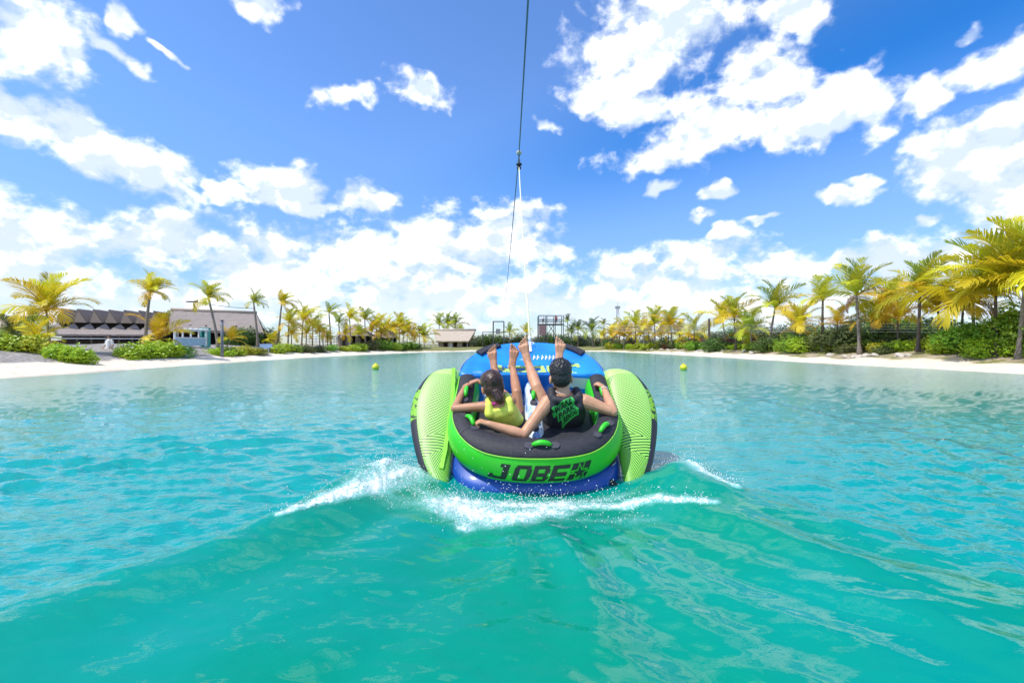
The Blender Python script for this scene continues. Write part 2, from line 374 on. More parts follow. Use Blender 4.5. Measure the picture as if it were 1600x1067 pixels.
    bn.inputs['Strength'].default_value = .38
    t.put(b.inputs['Normal'], bn.outputs[0])
    return tag(link('lake_water', me, m, smooth=True), kind='structure')
WATER_A, WATER_B = (.0, .238, .15), (.0, .28, .265)
build_water()

def build_spray():                               # flying drops over the white water: one uncountable mass
    mb_v = []; mb_f = []
    ico = [(0,0,1),(.89,0,.45),(.28,.85,.45),(-.72,.53,.45),(-.72,-.53,.45),(.28,-.85,.45),(.72,.53,-.45),(-.28,.85,-.45),(-.89,0,-.45),(-.28,-.85,-.45),(.72,-.53,-.45),(0,0,-1)]
    fc = [(0,1,2),(0,2,3),(0,3,4),(0,4,5),(0,5,1),(1,6,2),(2,7,3),(3,8,4),(4,9,5),(5,10,1),(6,7,2),(7,8,3),(8,9,4),(9,10,5),(10,6,1),(11,7,6),(11,8,7),(11,9,8),(11,10,9),(11,6,10)]
    w = np.array([math.hypot(f[2]-f[0], f[3]-f[1]) * f[6] * (f[4]+f[5]) + .02 for f in FOAM]); w /= w.sum()
    for q in range(2600):
        x0, y0, x1, y1, r0, r1, dn = FOAM[rng.choice(len(FOAM), p=w)]
        t = rng.uniform(); r = (r0 + (r1-r0)*t)
        x = x0+(x1-x0)*t + rng.normal(0, r*.75); y = y0+(y1-y0)*t + rng.normal(0, r*.6)
        zz = float(wake_parts(np.array([x]), np.array([y]))[0][0])
        h = rng.exponential(.022 if q % 7 else .075) * min(1.4, r/.13)
        sz = rng.uniform(.0014, .0042) * (1.25 if q % 11 == 0 else 1)
        k = len(mb_v); p = (x, y, zz + .02 + h)
        st = rng.uniform(.8, 1.5)
        mb_v += [(p[0]+a*sz, p[1]+b*sz, p[2]+c*sz*st) for a, b, c in ico]; mb_f += [tuple(i+k for i in f) for f in fc]
    m = mat('spray', (.93, .96, .96), (.86, .93, .93), rough=.15, spec=.5, trans=.35)
    tag(link('water_spray', mesh('water_spray', mb_v, mb_f), m, smooth=True), 'white spray drops over the foaming wake behind the tube', 'spray', kind='stuff')
build_spray()
# ------------------------------------------------------------------ inflatable towable tube
TUBE = thing('towable_tube', (.205, 3.62, -.035), 'green, blue and black inflatable towable tube planing across the lake', 'inflatable tube')
TUBE.rotation_euler = (R(25), 0, 0)
MT = Matrix.Translation(TUBE.location) @ Euler((R(25), 0, 0)).to_matrix().to_4x4()
def fabric(name, c, rough=.42, weave=260., bump=.12, coat=.25): return mat(name, c, tuple(x * .88 for x in c), scale=5., rough=rough, bump=bump, bscale=weave, coat=coat)
M_GREEN = fabric('green_vinyl', (.035, .62, .012)); M_LIME = fabric('lime_vinyl', (.30, .74, .05))
M_BLUE = fabric('blue_vinyl', (.012, .17, .72)); M_NAVY = fabric('navy_vinyl', (.006, .075, .40))
M_BLACK = mat('black_neoprene', (.016, .016, .022), (.028, .028, .036), scale=40, rough=.62, bump=.25, bscale=180)
M_GREY = mat('grey_webbing', (.075, .07, .09), (.04, .04, .05), scale=60, rough=.75, bump=.3, bscale=300)
M_WHITE = fabric('white_vinyl', (.78, .80, .80)); M_INK = mat('black_print', (.010, .018, .014), (.02, .026, .02), scale=30, rough=.5)

def loft(rings, closed=True, cap=True):
    n = len(rings[0]); V = [v for r in rings for v in r]; F = []
    for i in range(len(rings) - 1):
        for k in range(n if closed else n - 1):
            F.append((i*n+k, i*n+(k+1) % n, (i+1)*n+(k+1) % n, (i+1)*n+k))
    if cap and closed: F += [tuple(reversed(range(n))), tuple((len(rings)-1)*n+k for k in range(n))]
    return V, F
def sgnpow(v, e): return math.copysign(abs(v) ** e, v)

# backrest bolster: a U of round section, open to the front
def bolster_path():
    pts = []
    for i in range(61):
        th = math.pi * i / 60
        pts.append((-.665 * sgnpow(math.cos(th), 2/2.5), .76 - .575 * sgnpow(math.sin(th), 2/2.5)))
    side = [1.30, 1.2, 1.1, 1.0, .9, .82]
    pts = [(-.655 - .01*(1.3-b), b) for b in side] + pts + [(.655 + .01*(1.3-b), b) for b in reversed(side)]
    P2 = np.array(pts); L = np.concatenate([[0], np.cumsum(np.hypot(*np.diff(P2, axis=0).T))])
    return P2, L
BP, BL = bolster_path(); BLEN = float(BL[-1])
def bol(s, phi, off=0.):                         # point on the bolster: arc length from the middle, angle round the section
    q = s + BLEN/2; e = min(max(q, 0), BLEN)
    a = np.interp(e, BL, BP[:,0]); b = np.interp(e, BL, BP[:,1])
    a2 = np.interp(min(e+.03, BLEN), BL, BP[:,0]); b2 = np.interp(min(e+.03, BLEN), BL, BP[:,1])
    a1 = np.interp(max(e-.03, 0), BL, BP[:,0]); b1 = np.interp(max(e-.03, 0), BL, BP[:,1])
    tx, ty = a2-a1, b2-b1; l = math.hypot(tx, ty); nx, ny = ty/l, -tx/l       # outward in plan
    rear = max(0, 1 - b/.75)
    hw = .122 + .03*rear; hh = .186 - .006*rear; c0 = .172 + max(0, b-.75)*.09
    endd = min(e, BLEN-e); k = math.sqrt(max(0, 1 - (1 - min(endd/.11, 1))**2)); k = .12 + .88*k
    u = (hw*k + off) * sgnpow(math.cos(phi), .86); w = (hh*(.55 + .45*k) + off) * sgnpow(math.sin(phi), .86)
    return Vector((a + nx*u, b + ny*u, c0 + w))
def bol_strip(s0, s1, p0, p1, off, ns, npn, lip=True):
    rings = []
    for i in range(ns + 1):
        s = s0 + (s1-s0)*i/ns
        r = [bol(s, p0 + (p1-p0)*k/npn, off) for k in range(npn + 1)]
        if lip: r = [bol(s, p0, -.004)] + r + [bol(s, p1, -.004)]
        rings.append(r)
    return rings
H = BLEN/2
V, F = loft([[bol(-H + BLEN*i/130, 6.28318*k/40) for k in range(40)] for i in range(131)])
backrest = link('backrest_bolster', mesh('backrest_bolster', V, F), M_GREEN, TUBE, True)
def cover_span(s): k = min(1, max(0, (abs(s)-.35)/.45)); k = k*k*(3-2*k); return R(38 + 20*k), R(158 - 28*k)
def cover_ring(s, off, n=16): p0, p1 = cover_span(s); return [bol(s, p0, -.004)] + [bol(s, p0 + (p1-p0)*k/n, off) for k in range(n+1)] + [bol(s, p1, -.004)]
V, F = loft([cover_ring(-H+.02 + (BLEN-.04)*i/120, .006) for i in range(121)], closed=False)
top_cover = link('top_cover', mesh('top_cover', V, F), M_BLACK, backrest, True)
V, F = loft(bol_strip(-.80, .80, R(156), R(232), .005, 70, 10), closed=False)
link('inner_backrest', mesh('inner_backrest', V, F), mat('navy_neoprene', (.012,.016,.035), (.02,.024,.045), scale=30, rough=.6, bump=.2, bscale=160), backrest, True)
for ph, mm in ((None, M_LIME), (R(-62), M_NAVY)):          # welded seam beads
    MB().tube([bol(q, ph or cover_span(q)[0] - .02, .004) for q in [-H+.05 + (BLEN-.1)*i/110 for i in range(111)]], .0055, 6).build('seam_bead', mm, backrest, True)
for s in (-1.02, -.62, .62, 1.02):                            # fabric panel seams on the cover
    MB().tube([bol(s, cover_span(s)[0] + (cover_span(s)[1]-cover_span(s)[0])*i/10, .0075) for i in range(11)], .003, 5).build('cover_seam', M_GREY, top_cover, True)

# printed lettering on the back: non-overlapping strips laid on the bolster
def glyph_rects(ch):
    w, h = .30, .24
    return {'J': [(-.22,0,.80,h),(-.22,h,.02,.38),(.46,h,.80,1-.2),(.28,1-.2,.80,1)], 'O': [(0,.12,w,.88),(.08,0,.92,.2),(.08,.8,.92,1),(.7,.2,1,.8)],
            'B': [(0,0,w,1),(w,0,.92,.2),(w,.4,.88,.6),(w,.8,.92,1),(.70,.2,1,.4),(.70,.6,1,.8)], 'E': [(0,0,w,1),(w,0,.95,.22),(w,.39,.9,.61),(w,.78,.98,1)]}[ch]
def put_print(name, polys, m, fn, parent, sub=5):
    mb = MB()
    for quad in polys:
        q = [Vector((*p, 0)) for p in quad]
        if len(q) == 4:
            g = [[(q[0].lerp(q[1], i/sub)).lerp(q[3].lerp(q[2], i/sub), j/3) for i in range(sub+1)] for j in range(4)]
            for j in range(3):
                for i in range(sub): mb.add([fn(p.x, p.y) for p in (g[j][i], g[j][i+1], g[j+1][i+1], g[j+1][i])], [(0,1,2,3)])
        else: mb.add([fn(p.x, p.y) for p in q], [tuple(range(len(q)))])
    return mb.build(name, m, parent)
def star(cx, cy, r, k=.42): return [(cx + (r if i % 2 == 0 else r*k) * math.sin(math.pi*i/5), cy + (r if i % 2 == 0 else r*k) * math.cos(math.pi*i/5) * 1.05) for i in range(10)]
def tri_star(cx, cy, r, k=.42):
    s = star(cx, cy, r, k); return [[(cx, cy), s[i], s[(i+1) % 10]] for i in range(10)]
def logo(fn, parent, x0, x1, h, ink, halo, shear=.32, up=1):
    W = x1 - x0; cell = W * .182; gap = W * .02; x = x0
    sh = lambda p: (p[0] + shear*h*(p[1]/h), p[1])
    for ch in 'JOBE':
        put_print('letter', [[sh((x+a*cell, b*h)), sh((x+c*cell, b*h)), sh((x+c*cell, d*h)), sh((x+a*cell, d*h))] for a, b, c, d in
                  [(r[0], r[1], r[2], r[3]) for r in glyph_rects(ch)]], ink, lambda u, v: fn(u, v, .003), parent)
        x += cell + gap
    y0, y1 = 0, h; xr = x1
    bl = [[(x,0),(x+.35*cell,0),(x+.35*cell,.45*h),(x,.45*h)],[(x,.55*h),(x+.62*cell,.55*h),(x+.62*cell,h),(x,h)],
          [(x+.7*cell,.55*h),(xr,.55*h),(xr,h),(x+.7*cell,h)],[(x+.75*cell,0),(xr,0),(xr,.45*h),(x+.75*cell,.45*h)]]
    put_print('emblem', [[sh(p) for p in q] for q in bl], ink, lambda u, v: fn(u, v, .003), parent)
    cx, cy = (x + xr)/2 + shear*h*.48, h*.48
    put_print('star_outline', tri_star(cx, cy, h*.52), halo, lambda u, v: fn(u, v, .006), parent)
    put_print('star', tri_star(cx, cy, h*.36), ink, lambda u, v: fn(u, v, .009), parent)
logo(lambda u, v, o: bol(u, R(-28) + v/.13*R(46), o), backrest, -.335, .34, .13, M_INK, M_GREEN)

# hull under the bolster, and the raised nose pad in front
def hull_outline(k, n=96):
    out = []
    for i in range(n):
        th = 6.28318*i/n; cs, sn = math.cos(th), math.sin(th)
        a = .785*k*sgnpow(cs, 2/(2.6 if sn > 0 else 4.5))
        b = .95 + (sgnpow(sn, 2/(2.3 if sn > 0 else 3.6)) * (1.0 if sn > 0 else .90)) * k
        out.append((a, b))
    return out
rings = [[Vector((a, b, c + max(0, b-1.2)*.1)) for a, b in hull_outline(k)] for k, c in ((.80,-.24),(.92,-.21),(.985,-.16),(1.0,-.10),(.985,-.045),(.95,-.01),(.85,.02))]
V, F = loft(rings); hull = link('hull', mesh('hull', V, F), M_NAVY, TUBE, True)
def nose_outline(k):
    out = []
    for i in range(49):
        th = math.pi*i/48
        out.append((.765*k*sgnpow(math.cos(th), 2/2.15), 1.25 + (1-k)*.35 + .80*k*sgnpow(math.sin(th), 2/2.25)))
    for i in range(1, 12): out.append((-.765*k + 2*.765*k*i/12, 1.25 + (1-k)*.35 + .05*k*math.sin(math.pi*i/12)))
    return out
def nose_top(a, b):
    k = min(1, max(0, (1.85-b)/.6)); return .398 + .008*math.sin(b*5) - .085*k*k*(3-2*k)*math.exp(-(a/.52)**4)
rings = [[Vector((a, b, c)) for a, b in nose_outline(k)] for k, c in ((.93,-.02),(.985,.08),(1.0,.2),(.997,.29),(.98,.35),(.955,.382))]
rings += [[Vector((a, b, nose_top(a, b))) for a, b in nose_outline(k)] for k in (.92,.86,.8,.72,.64,.55,.45,.35,.2,.05)]
V, F = loft(rings)
NOSE_BVH = BVHTree.FromPolygons(V, F)
def nose_material():
    m = bpy.data.materials.new('nose_print'); m.use_nodes = True; t = NT(m.node_tree); b = t.n['Principled BSDF']
    co = t.node('ShaderNodeTexCoord').outputs['Object']; sp = t.node('ShaderNodeSeparateXYZ'); t.l.new(co, sp.inputs[0])
    fade = t.math('ADD', t.noise(t.mapping(co, scale=(2.2, 5, 1)), 1.2, 4), t.ramp(sp.outputs[1], 1.25, 1.75, .06, -.12))
    c = t.mix(t.ramp(t.noise(co, 3, 4), .3, .7), (.008, .20, .80), (.01, .30, .86))
    c = t.mix(t.ramp(fade, .60, .74), c, (.62, .74, .86))
    t.put(b.inputs['Base Color'], c); b.inputs['Roughness'].default_value = .38
    bn = t.node('ShaderNodeBump'); bn.inputs['Strength'].default_value = .25; bn.inputs['Distance'].default_value = .03
    t.put(bn.inputs['Height'], t.noise(co, 4.5, 3)); t.put(b.inputs['Normal'], bn.outputs[0])
    return m
nose = link('nose_pad', mesh('nose_pad', V, F), nose_material(), TUBE, True)
MB().tube([Vector((a, b, .37)) * 1 for a, b in nose_outline(.972)[2:47]], .007, 6).build('seam_bead', M_NAVY, nose, True)
M_PRINTG = fabric('pale_green_print', (.50, .72, .16))
def nose_at(a, b, o):
    hit = NOSE_BVH.ray_cast(Vector((a, b, 1)), Vector((0, 0, -1))); return Vector((a, b, hit[0].z + o))
def on_nose(u, v, o): return nose_at(-u, 1.50 - v, o + .002)          # read from the front: upside down from behind
logo(on_nose, nose, -.46, .36, .19, M_PRINTG, M_BLUE, shear=-.25)
for k, x in enumerate((-.14,-.10,-.05,-.01,.03,.07)):       # small white script line above the big lettering
    put_print('script_mark', [[(x,.0),(x+.012,.0),(x+.024,.05),(x+.012,.05)],[(x+.014,.02),(x+.032,.02),(x+.034,.03),(x+.016,.03)]], M_WHITE,
              lambda u, v: nose_at(u+.16, 1.60+v*1.6, .005), nose)
for sx in (-1, 1):                                             # black grip patches on the shoulders of the nose
    mb = MB(); path = [(a, b) for a, b in nose_outline(.93)[:49] if .36 < abs(a) < .62 and a*sx > 0 and b > 1.4]
    V = []; 
    for a, b in path: V += [Vector((a, b, .405)), Vector((a, b, .428)), Vector((a*.93-.02*sx, b-.075, .432)), Vector((a*.93-.02*sx, b-.075, .405))]
    n = len(path); mb.add(V, [(i*4+k, i*4+(k+1) % 4, i*4+4+(k+1) % 4, i*4+4+k) for i in range(n-1) for k in range(4)] + [(3,2,1,0), (4*n-4,4*n-3,4*n-2,4*n-1)])
    mb.build('grip_patch', M_BLACK, nose, False)
def rear_face(u, v, o=.004): return Vector((u, 1.245 + .05*math.cos(u/.765*1.57) - o - .012, v))
put_print('white_panel', [[(.20,.26),(.73,.20),(.72,.34),(.22,.36)]], M_WHITE, lambda u, v: rear_face(u, v, .01), nose, 8)

# cockpit floor, centre cushion and handles
floor_pts = [(-.58,1.30),(-.60,.8),(-.52,.45),(-.3,.30),(0,.27),(.3,.30),(.52,.45),(.60,.8),(.58,1.30)]
V, F = loft([[Vector((a*k, .85+(b-.85)*k, c)) for a, b in floor_pts] for k, c in ((1,.08),(1,.135),(.94,.155),(.5,.16))])
def swash_material():
    m = bpy.data.materials.new('cockpit_print'); m.use_nodes = True; t = NT(m.node_tree); b = t.n['Principled BSDF']
    co = t.node('ShaderNodeTexCoord').outputs['Object']
    n = t.noise(t.mapping(co, rot=(0, 0, .5), scale=(5.5, 1.2, 1)), 1.6, 5, .6, .6)
    c = t.mix(t.ramp(n, .44, .56), (.02, .20, .62), (.72, .80, .84)); t.put(b.inputs['Base Color'], c); b.inputs['Roughness'].default_value = .4
    return m
M_SWASH = swash_material()
link('cockpit_floor', mesh('cockpit_floor', V, F), M_SWASH, TUBE, False)
seat_pts = [(-.54,.95),(-.54,.55),(-.42,.36),(0,.285),(.42,.36),(.54,.55),(.54,.95)]
V, F = loft([[Vector((a*k, .65+(b-.65)*k, c)) for a, b in seat_pts] for k, c in ((1,.12),(1,.19),(.93,.205),(.4,.195))])
link('seat_pad', mesh('seat_pad', V, F), M_BLACK, TUBE, True)
rings = []
for i in range(17):
    b = .42 + .86*i/16; k = math.sqrt(max(.03, 1 - (1-min(1, min(i, 16.5-i)/3))**2))
    rings.append([Vector((.085*k*math.cos(6.283*j/16), b, .165 + .085*k*math.sin(6.283*j/16) + .1*(i/16)**2)) for j in range(16)])
V, F = loft(rings); divider = link('centre_cushion', mesh('centre_cushion', V, F), M_SWASH, TUBE, True)
def handle(p, d, n, L=.15, m=M_GREEN, parent=TUBE):
    p = Vector(p); d = Vector(d).normalized(); n = Vector(n); n = (n - d*n.dot(d)).normalized(); s = d.cross(n)
    h = thing_part('grab_handle', parent)
    mb = MB(); mb.tube([p + d*(L*(i/8-.5)) + n*(.012 + .030*math.sin(math.pi*i/8)) for i in range(9)], [.013,.018,.02,.021,.021,.021,.02,.018,.013], 10)
    g = mb.build('grab_handle', m, parent, True)
    for e in (-1, 1):
        mb = MB(); q = p + d*(e*(L*.5+.028)); pts = []
        for k in range(10):
            a = 6.283*k/10; pts.append((d*(.045*math.cos(a)), s*(.036*math.sin(a))))
        mb.add([q + a + b - n*.012 for a, b in pts] + [q + (a+b)*.9 + n*.010 for a, b in pts], [(k, (k+1) % 10, 10+(k+1) % 10, 10+k) for k in range(10)] + [tuple(range(10, 20))])
        mb.build('anchor_patch', M_GREY, g, False)
    return g
def thing_part(*a): return None
def bol_handle(s, ph, par=None):
    p = bol(s, ph, .006); q = bol(s+.02, ph, .006); inn = bol(s, ph, -.05); return handle(p, q - p, p - inn, parent=backrest)
bol_handle(0.03, R(78)); bol_handle(.60, R(86)); bol_handle(-.70, R(104)); bol_handle(-1.17, R(96)); bol_handle(1.17, R(96))
for b in (.62, .98): handle((0, b, .25 + .1*((b-.42)/.86)**2), (0, 1, .12), (0, -.2, 1), .11, parent=divider)

# side wings
WB = [.0,.06,.18,.4,.75,1.0,1.2,1.3,1.355]; WO = [.76,.83,.905,1.03,1.15,1.165,1.085,.97,.80]; WC = [-.12,-.10,-.065,.0,.12,.235,.325,.352,.345]
WI = [.70,.72,.73,.735,.735,.735,.735,.735,.74]; WT = [.02,.05,.068,.075,.09,.095,.09,.075,.015]
def wing_pt(v, psi, off=0.):
    x = v*(len(WB)-1)
    def sm(a):
        i = min(int(x), len(a)-2); f = x - i; p0 = a[max(i-1,0)]; p1 = a[i]; p2 = a[i+1]; p3 = a[min(i+2,len(a)-1)]
        return p1 + .5*f*((p2-p0) + f*((2*p0-5*p1+4*p2-p3) + f*(3*(p1-p2)+p3-p0)))
    ai, ao, b, c, h = sm(WI), sm(WO), sm(WB), sm(WC), max(.01, sm(WT))
    w = (ao-ai)/2
    return Vector(((ai+ao)/2 + (w+off)*sgnpow(math.cos(psi), .8), b, c + (h+off)*sgnpow(math.sin(psi), .85)))
def stripe_material():
    m = bpy.data.materials.new('wing_stripes'); m.use_nodes = True; t = NT(m.node_tree); b = t.n['Principled BSDF']
    uv = t.node('ShaderNodeUVMap', uv_map='UVMap').outputs[0]; sp = t.node('ShaderNodeSeparateXYZ'); t.l.new(uv, sp.inputs[0]); u, v = sp.outputs[0], sp.outputs[1]
    zig = lambda a, amp, ph: t.math('MULTIPLY', t.math('PINGPONG', t.math('ADD', u, ph), a), amp)
    dA = t.math('ADD', v, t.math('MULTIPLY', u, -.26)); dB = t.math('ADD', v, t.math('MULTIPLY', u, .03)); dC = t.math('ADD', v, t.math('MULTIPLY', u, -.42))
    dD = t.math('ADD', v, t.math('MULTIPLY', u, .32))
    b1 = t.math('GREATER_THAN', v, t.math('MULTIPLY_ADD', u, .09, .40))
    b2 = t.math('GREATER_THAN', v, t.math('MULTIPLY_ADD', u, .14, .26))
    b3 = t.math('GREATER_THAN', t.math('ADD', v, t.math('MULTIPLY', u, .26)), 1.02)
    pick = lambda f, a, c: t.math('ADD', t.math('MULTIPLY', a, t.math('SUBTRACT', 1., f)), t.math('MULTIPLY', c, f))
    dd = pick(b2, dC, dB); dd = pick(b1, dd, dA); dd = pick(b3, dd, dD)
    fr = t.math('FRACT', t.math('MULTIPLY', dd, 50.))
    width = pick(b3, t.ramp(v, 0., .85, .50, .31), .58)
    line = t.math('LESS_THAN', fr, width)
    line = t.math('MULTIPLY', line, t.math('LESS_THAN', t.math('ADD', v, t.math('MULTIPLY', u, .03)), .905))
    c = t.mix(t.ramp(v, .05, .95), (.27, .72, .07), (.46, .83, .20))  # upper end painted paler for the sun's wash on the vinyl
    c = t.mix(t.math('MAXIMUM', line, t.math('LESS_THAN', t.math('MULTIPLY_ADD', u, .06, v), .14)), c, (.02, .06, .02))
    t.put(b.inputs['Base Color'], c); b.inputs['Roughness'].default_value = .45
    return m
def camo_material():
    m = bpy.data.materials.new('wing_edge'); m.use_nodes = True; t = NT(m.node_tree); b = t.n['Principled BSDF']
    uv = t.node('ShaderNodeUVMap', uv_map='UVMap').outputs[0]; sp = t.node('ShaderNodeSeparateXYZ'); t.l.new(uv, sp.inputs[0]); v = sp.outputs[1]
    co = t.node('ShaderNodeTexCoord').outputs['Object']
    on = t.math('MULTIPLY', t.math('GREATER_THAN', v, .56), t.math('LESS_THAN', v, .78))
    c = t.mix(on, (.02, .02, .028), t.mix(t.math('GREATER_THAN', t.noise(co, 28, 2), .56), (.22, .50, .03), (.02, .04, .02)))
    t.put(b.inputs['Base Color'], c); b.inputs['Roughness'].default_value = .5
    return m
M_STRIPE = stripe_material(); M_EDGE = camo_material()
def wing_patch(name, p0, p1, npsi, m, parent, sx, off=0., v0=0., v1=1.):
    NV = 60; V = []; U = []
    for i in range(NV+1):
        v = v0 + (v1-v0)*i/NV
        for k in range(npsi+1):
            q = wing_pt(v, p0 + (p1-p0)*k/npsi, off); V.append(Vector((q.x*sx, q.y, q.z))); U.append((k/npsi, q.y/1.36))
    n = npsi+1; F = [(i*n+k, i*n+k+1, (i+1)*n+k+1, (i+1)*n+k) for i in range(NV) for k in range(npsi)]
    if sx > 0: F = [tuple(reversed(f)) for f in F]
    me = mesh(name, V, F); uv = me.uv_layers.new(name='UVMap')
    for l in me.loops: uv.data[l.index].uv = U[l.vertex_index]
    return link(name, me, m, parent, True)
for sx in (-1, 1):
    rr = [[wing_pt(i/60, 6.28318*k/36, -.004) for k in range(36)] for i in range(61)]
    V, F = loft([[Vector((q.x*sx, q.y, q.z)) for q in r] for r in rr])
    w = link('side_wing', mesh('side_wing', V, F), M_BLUE, TUBE, True)
    wing_patch('striped_skin', R(50), R(178), 22, M_STRIPE, w, sx, .0)
    wing_patch('edge_band', R(-75), R(50), 14, M_EDGE, w, sx, .0015)
    if sx > 0: continue
    mb = MB(); rings = []
    for i in range(33):
        v = .30 + .60*i/32; p = wing_pt(v, R(90)); a = .80 - .02*math.sin(i/32*3.14)
        best = min((wing_pt(v, R(ps)) for ps in range(95, 176, 4)), key=lambda q: abs(q.x-a))
        rings.append([Vector((sx*(best.x-.02), best.y, best.z-.002)), Vector((sx*(best.x-.017), best.y, best.z+.014)), Vector((sx*(best.x+.017), best.y, best.z+.018)), Vector((sx*(best.x+.02), best.y, best.z-.002))])
    V, F = loft(rings); link('lime_rib', mesh('lime_rib', V, F), M_LIME, w)
# air valve on the right of the stern
vp = bol(.62, R(-38), .004); vd = (vp - bol(.62, R(-38), -.05)).normalized()
valve = MB().tube([vp - vd*.02, vp + vd*.006, vp + vd*.010], [.042, .040, .030], 16).build('air_valve', M_BLACK, backrest, True)
MB().tube([vp + vd*.008, vp + vd*.018], [.026, .022], 14).build('valve_cap', mat('valve_grey', (.55, .56, .58), rough=.35), valve, True)
MB().tube([Vector((.62,.20,-.06)), Vector((.66,.12,-.09))], [.04,.045], 12).build('drain_plug', M_BLACK, hull, True)
# tow eye on the nose
tow_l = Vector((0, 2.03, .40)); 
mb = MB(); mb.box((-.014, 1.74, .403), (.014, 2.03, .412)); mb.build('tow_strap', M_WHITE, nose)
MB().tube([Vector((.045*math.cos(6.283*k/16), 1.90+.03*math.sin(6.283*k/16), .435)) for k in range(17)], .006, 6, False).build('tow_ring', M_WHITE, nose, True)
MB().tube([tow_l + Vector((0, -.02, .02)), tow_l + Vector((0, .05, .045))], .016, 8).build('tow_loop', M_WHITE, nose, True)
TOW = MT @ (tow_l + Vector((0, .05, .045)))

# ------------------------------------------------------------------ tow rope, cable carrier and overhead cable
CARR = P(811, 262, 19.3)
def sagline(a, b, sag, n=24): return [a.lerp(b, i/n) - Vector((0, 0, sag*4*(i/n)*(1-i/n))) for i in range(n+1)]
M_ROPE = mat('rope_fibre', (.78, .78, .52), (.62, .66, .40), scale=30, rough=.8); M_CABLE = mat('steel_cable', (.10, .16, .24), (.06, .10, .16), scale=20, rough=.5)
tag(MB().tube([q for q in sagline(TOW, CARR, .12)], [.011 + .012*k/24 for k in range(25)], 6).build('tow_rope', M_ROPE, None, True), 'pale yellow tow rope running up from the nose of the tube', 'rope')
c_far, c_near = P(789, 475, 86), Vector((.62, -20, 9.0))
c_mid = CARR + Vector((0, 0, .62))
cab = sagline(c_far, c_mid, .35) + sagline(c_mid, c_near, .2)[1:]
tag(MB().tube(cab, .026, 6).build('overhead_cable', M_CABLE, None, True), 'dark overhead cable stretched high above the lake', 'cable')
car = thing('cable_carrier', CARR, 'small black and steel carrier hanging from the overhead cable', 'cable carrier')
mb = MB(); mb.ball((0, 0, .62), (.12, .12, .10)); mb.build('clamp', mat('clamp_steel', (.5, .48, .42), rough=.4), car, True)
MB().tube([(0,0,.56),(0,0,.42),(.02,0,.3),(0,0,.16)], [.05,.025,.03,.03], 8).build('shackle', M_CABLE, car, True)
mb = MB(); mb.ball((0,0,.13), (.13,.13,.07)); mb.ball((0,0,-.02), (.10,.10,.07)); mb.build('swivel', M_BLACK, car, True)

# ------------------------------------------------------------------ riders
def remesh(mb, vox, smooth=6, fac=.5):
    me = mb.mesh('tmp'); o = bpy.data.objects.new('tmp', me); COL.objects.link(o)
    r = o.modifiers.new('r', 'REMESH'); r.mode = 'VOXEL'; r.voxel_size = vox
    s = o.modifiers.new('s', 'SMOOTH'); s.iterations = smooth; s.factor = fac
    dg = bpy.context.evaluated_depsgraph_get(); dg.update()
    out = bpy.data.meshes.new_from_object(o.evaluated_get(dg)); bpy.data.objects.remove(o); bpy.data.meshes.remove(me)
    return out
def limb(mb, pts, rad, n=12):
    pts = [Vector(p) for p in pts]; Q = []; q = []
    for i in range(len(pts)-1):
        for k in range(5):
            f = k/5; Q.append(pts[i].lerp(pts[i+1], f)); q.append(rad[i] + (rad[i+1]-rad[i])*f)
    Q.append(pts[-1]); q.append(rad[-1]); mb.tube(Q, q, n)
    for p, r in zip(pts, rad): mb.ball(p, r, 12, 8)
def hand(mb, wrist, d, nrm, thumb, sc=1., curl=(45, 75, 55)):
    """palm, four curled fingers and a thumb; d along the fingers, nrm the way the palm faces, thumb the thumb's side."""
    d = Vector(d).normalized(); nrm = Vector(nrm); nrm = (nrm - d*nrm.dot(d)).normalized(); s = d.cross(nrm)
    if s.dot(Vector(thumb)) < 0: s = -s
    for i, (o, L) in enumerate(((.030, .92), (.010, 1.0), (-.011, .94), (-.031, .76))):
        k = wrist + (d*(.088 - .006*abs(i-1)) + s*o)*sc
        limb(mb, [wrist + (d*.008 + s*o*.55)*sc, k], [.017*sc, .013*sc], 8)
        a = 0; p = k; pts = [p]
        for ln, cu in zip((.042, .028, .022), curl):
            a += R(cu); p = p + (d*math.cos(a) + nrm*math.sin(a)) * ln*L*sc; pts.append(p)
        limb(mb, pts, [.0115*sc, .0105*sc, .0095*sc, .008*sc], 8)
    b = wrist + (d*.03 + s*.026)*sc
    limb(mb, [b, b + (d*.030 + s*.026 + nrm*.012)*sc, b + (d*.052 + s*.022 + nrm*.034)*sc, b + (d*.060 + s*.008 + nrm*.05)*sc], [.017*sc, .0135*sc, .0115*sc, .009*sc], 8)
def foot(mb, ankle, toe, sole, big, sc=1.):
    """foot seen from the sole; toe: heel-to-toe direction, sole: the way the sole faces, big: the big toe's side."""
    t = Vector(toe).normalized(); n = Vector(sole); n = (n - t*n.dot(t)).normalized(); s = t.cross(n)
    if s.dot(Vector(big)) < 0: s = -s
    heel = ankle + n*.045*sc - t*.035*sc
    limb(mb, [ankle, heel], [.034*sc, .031*sc], 10)
    for o, r in ((.022, .025), (0, .024), (-.020, .022)): limb(mb, [heel + s*o*.45*sc, heel + (t*.09 + s*o*.8 - n*.008)*sc, heel + (t*.150 + s*o*1.35)*sc], [.027*sc, r*.9*sc, r*.88*sc], 10)
    limb(mb, [ankle, heel + (t*.09 - n*.035)*sc], [.033*sc, .026*sc], 10)
    for i, (o, L, r) in enumerate(((.039, .058, .0135), (.0145, .056, .0092), (-.005, .050, .0088), (-.0235, .042, .0085), (-.041, .032, .0082))):
        b = heel + (t*(.166 - .007*i) + s*o)*sc
        limb(mb, [b - t*.012*sc, b + (t*L*.55 - n*.002)*sc, b + (t*L + n*.006)*sc], [r*sc, r*.95*sc, r*sc], 8)
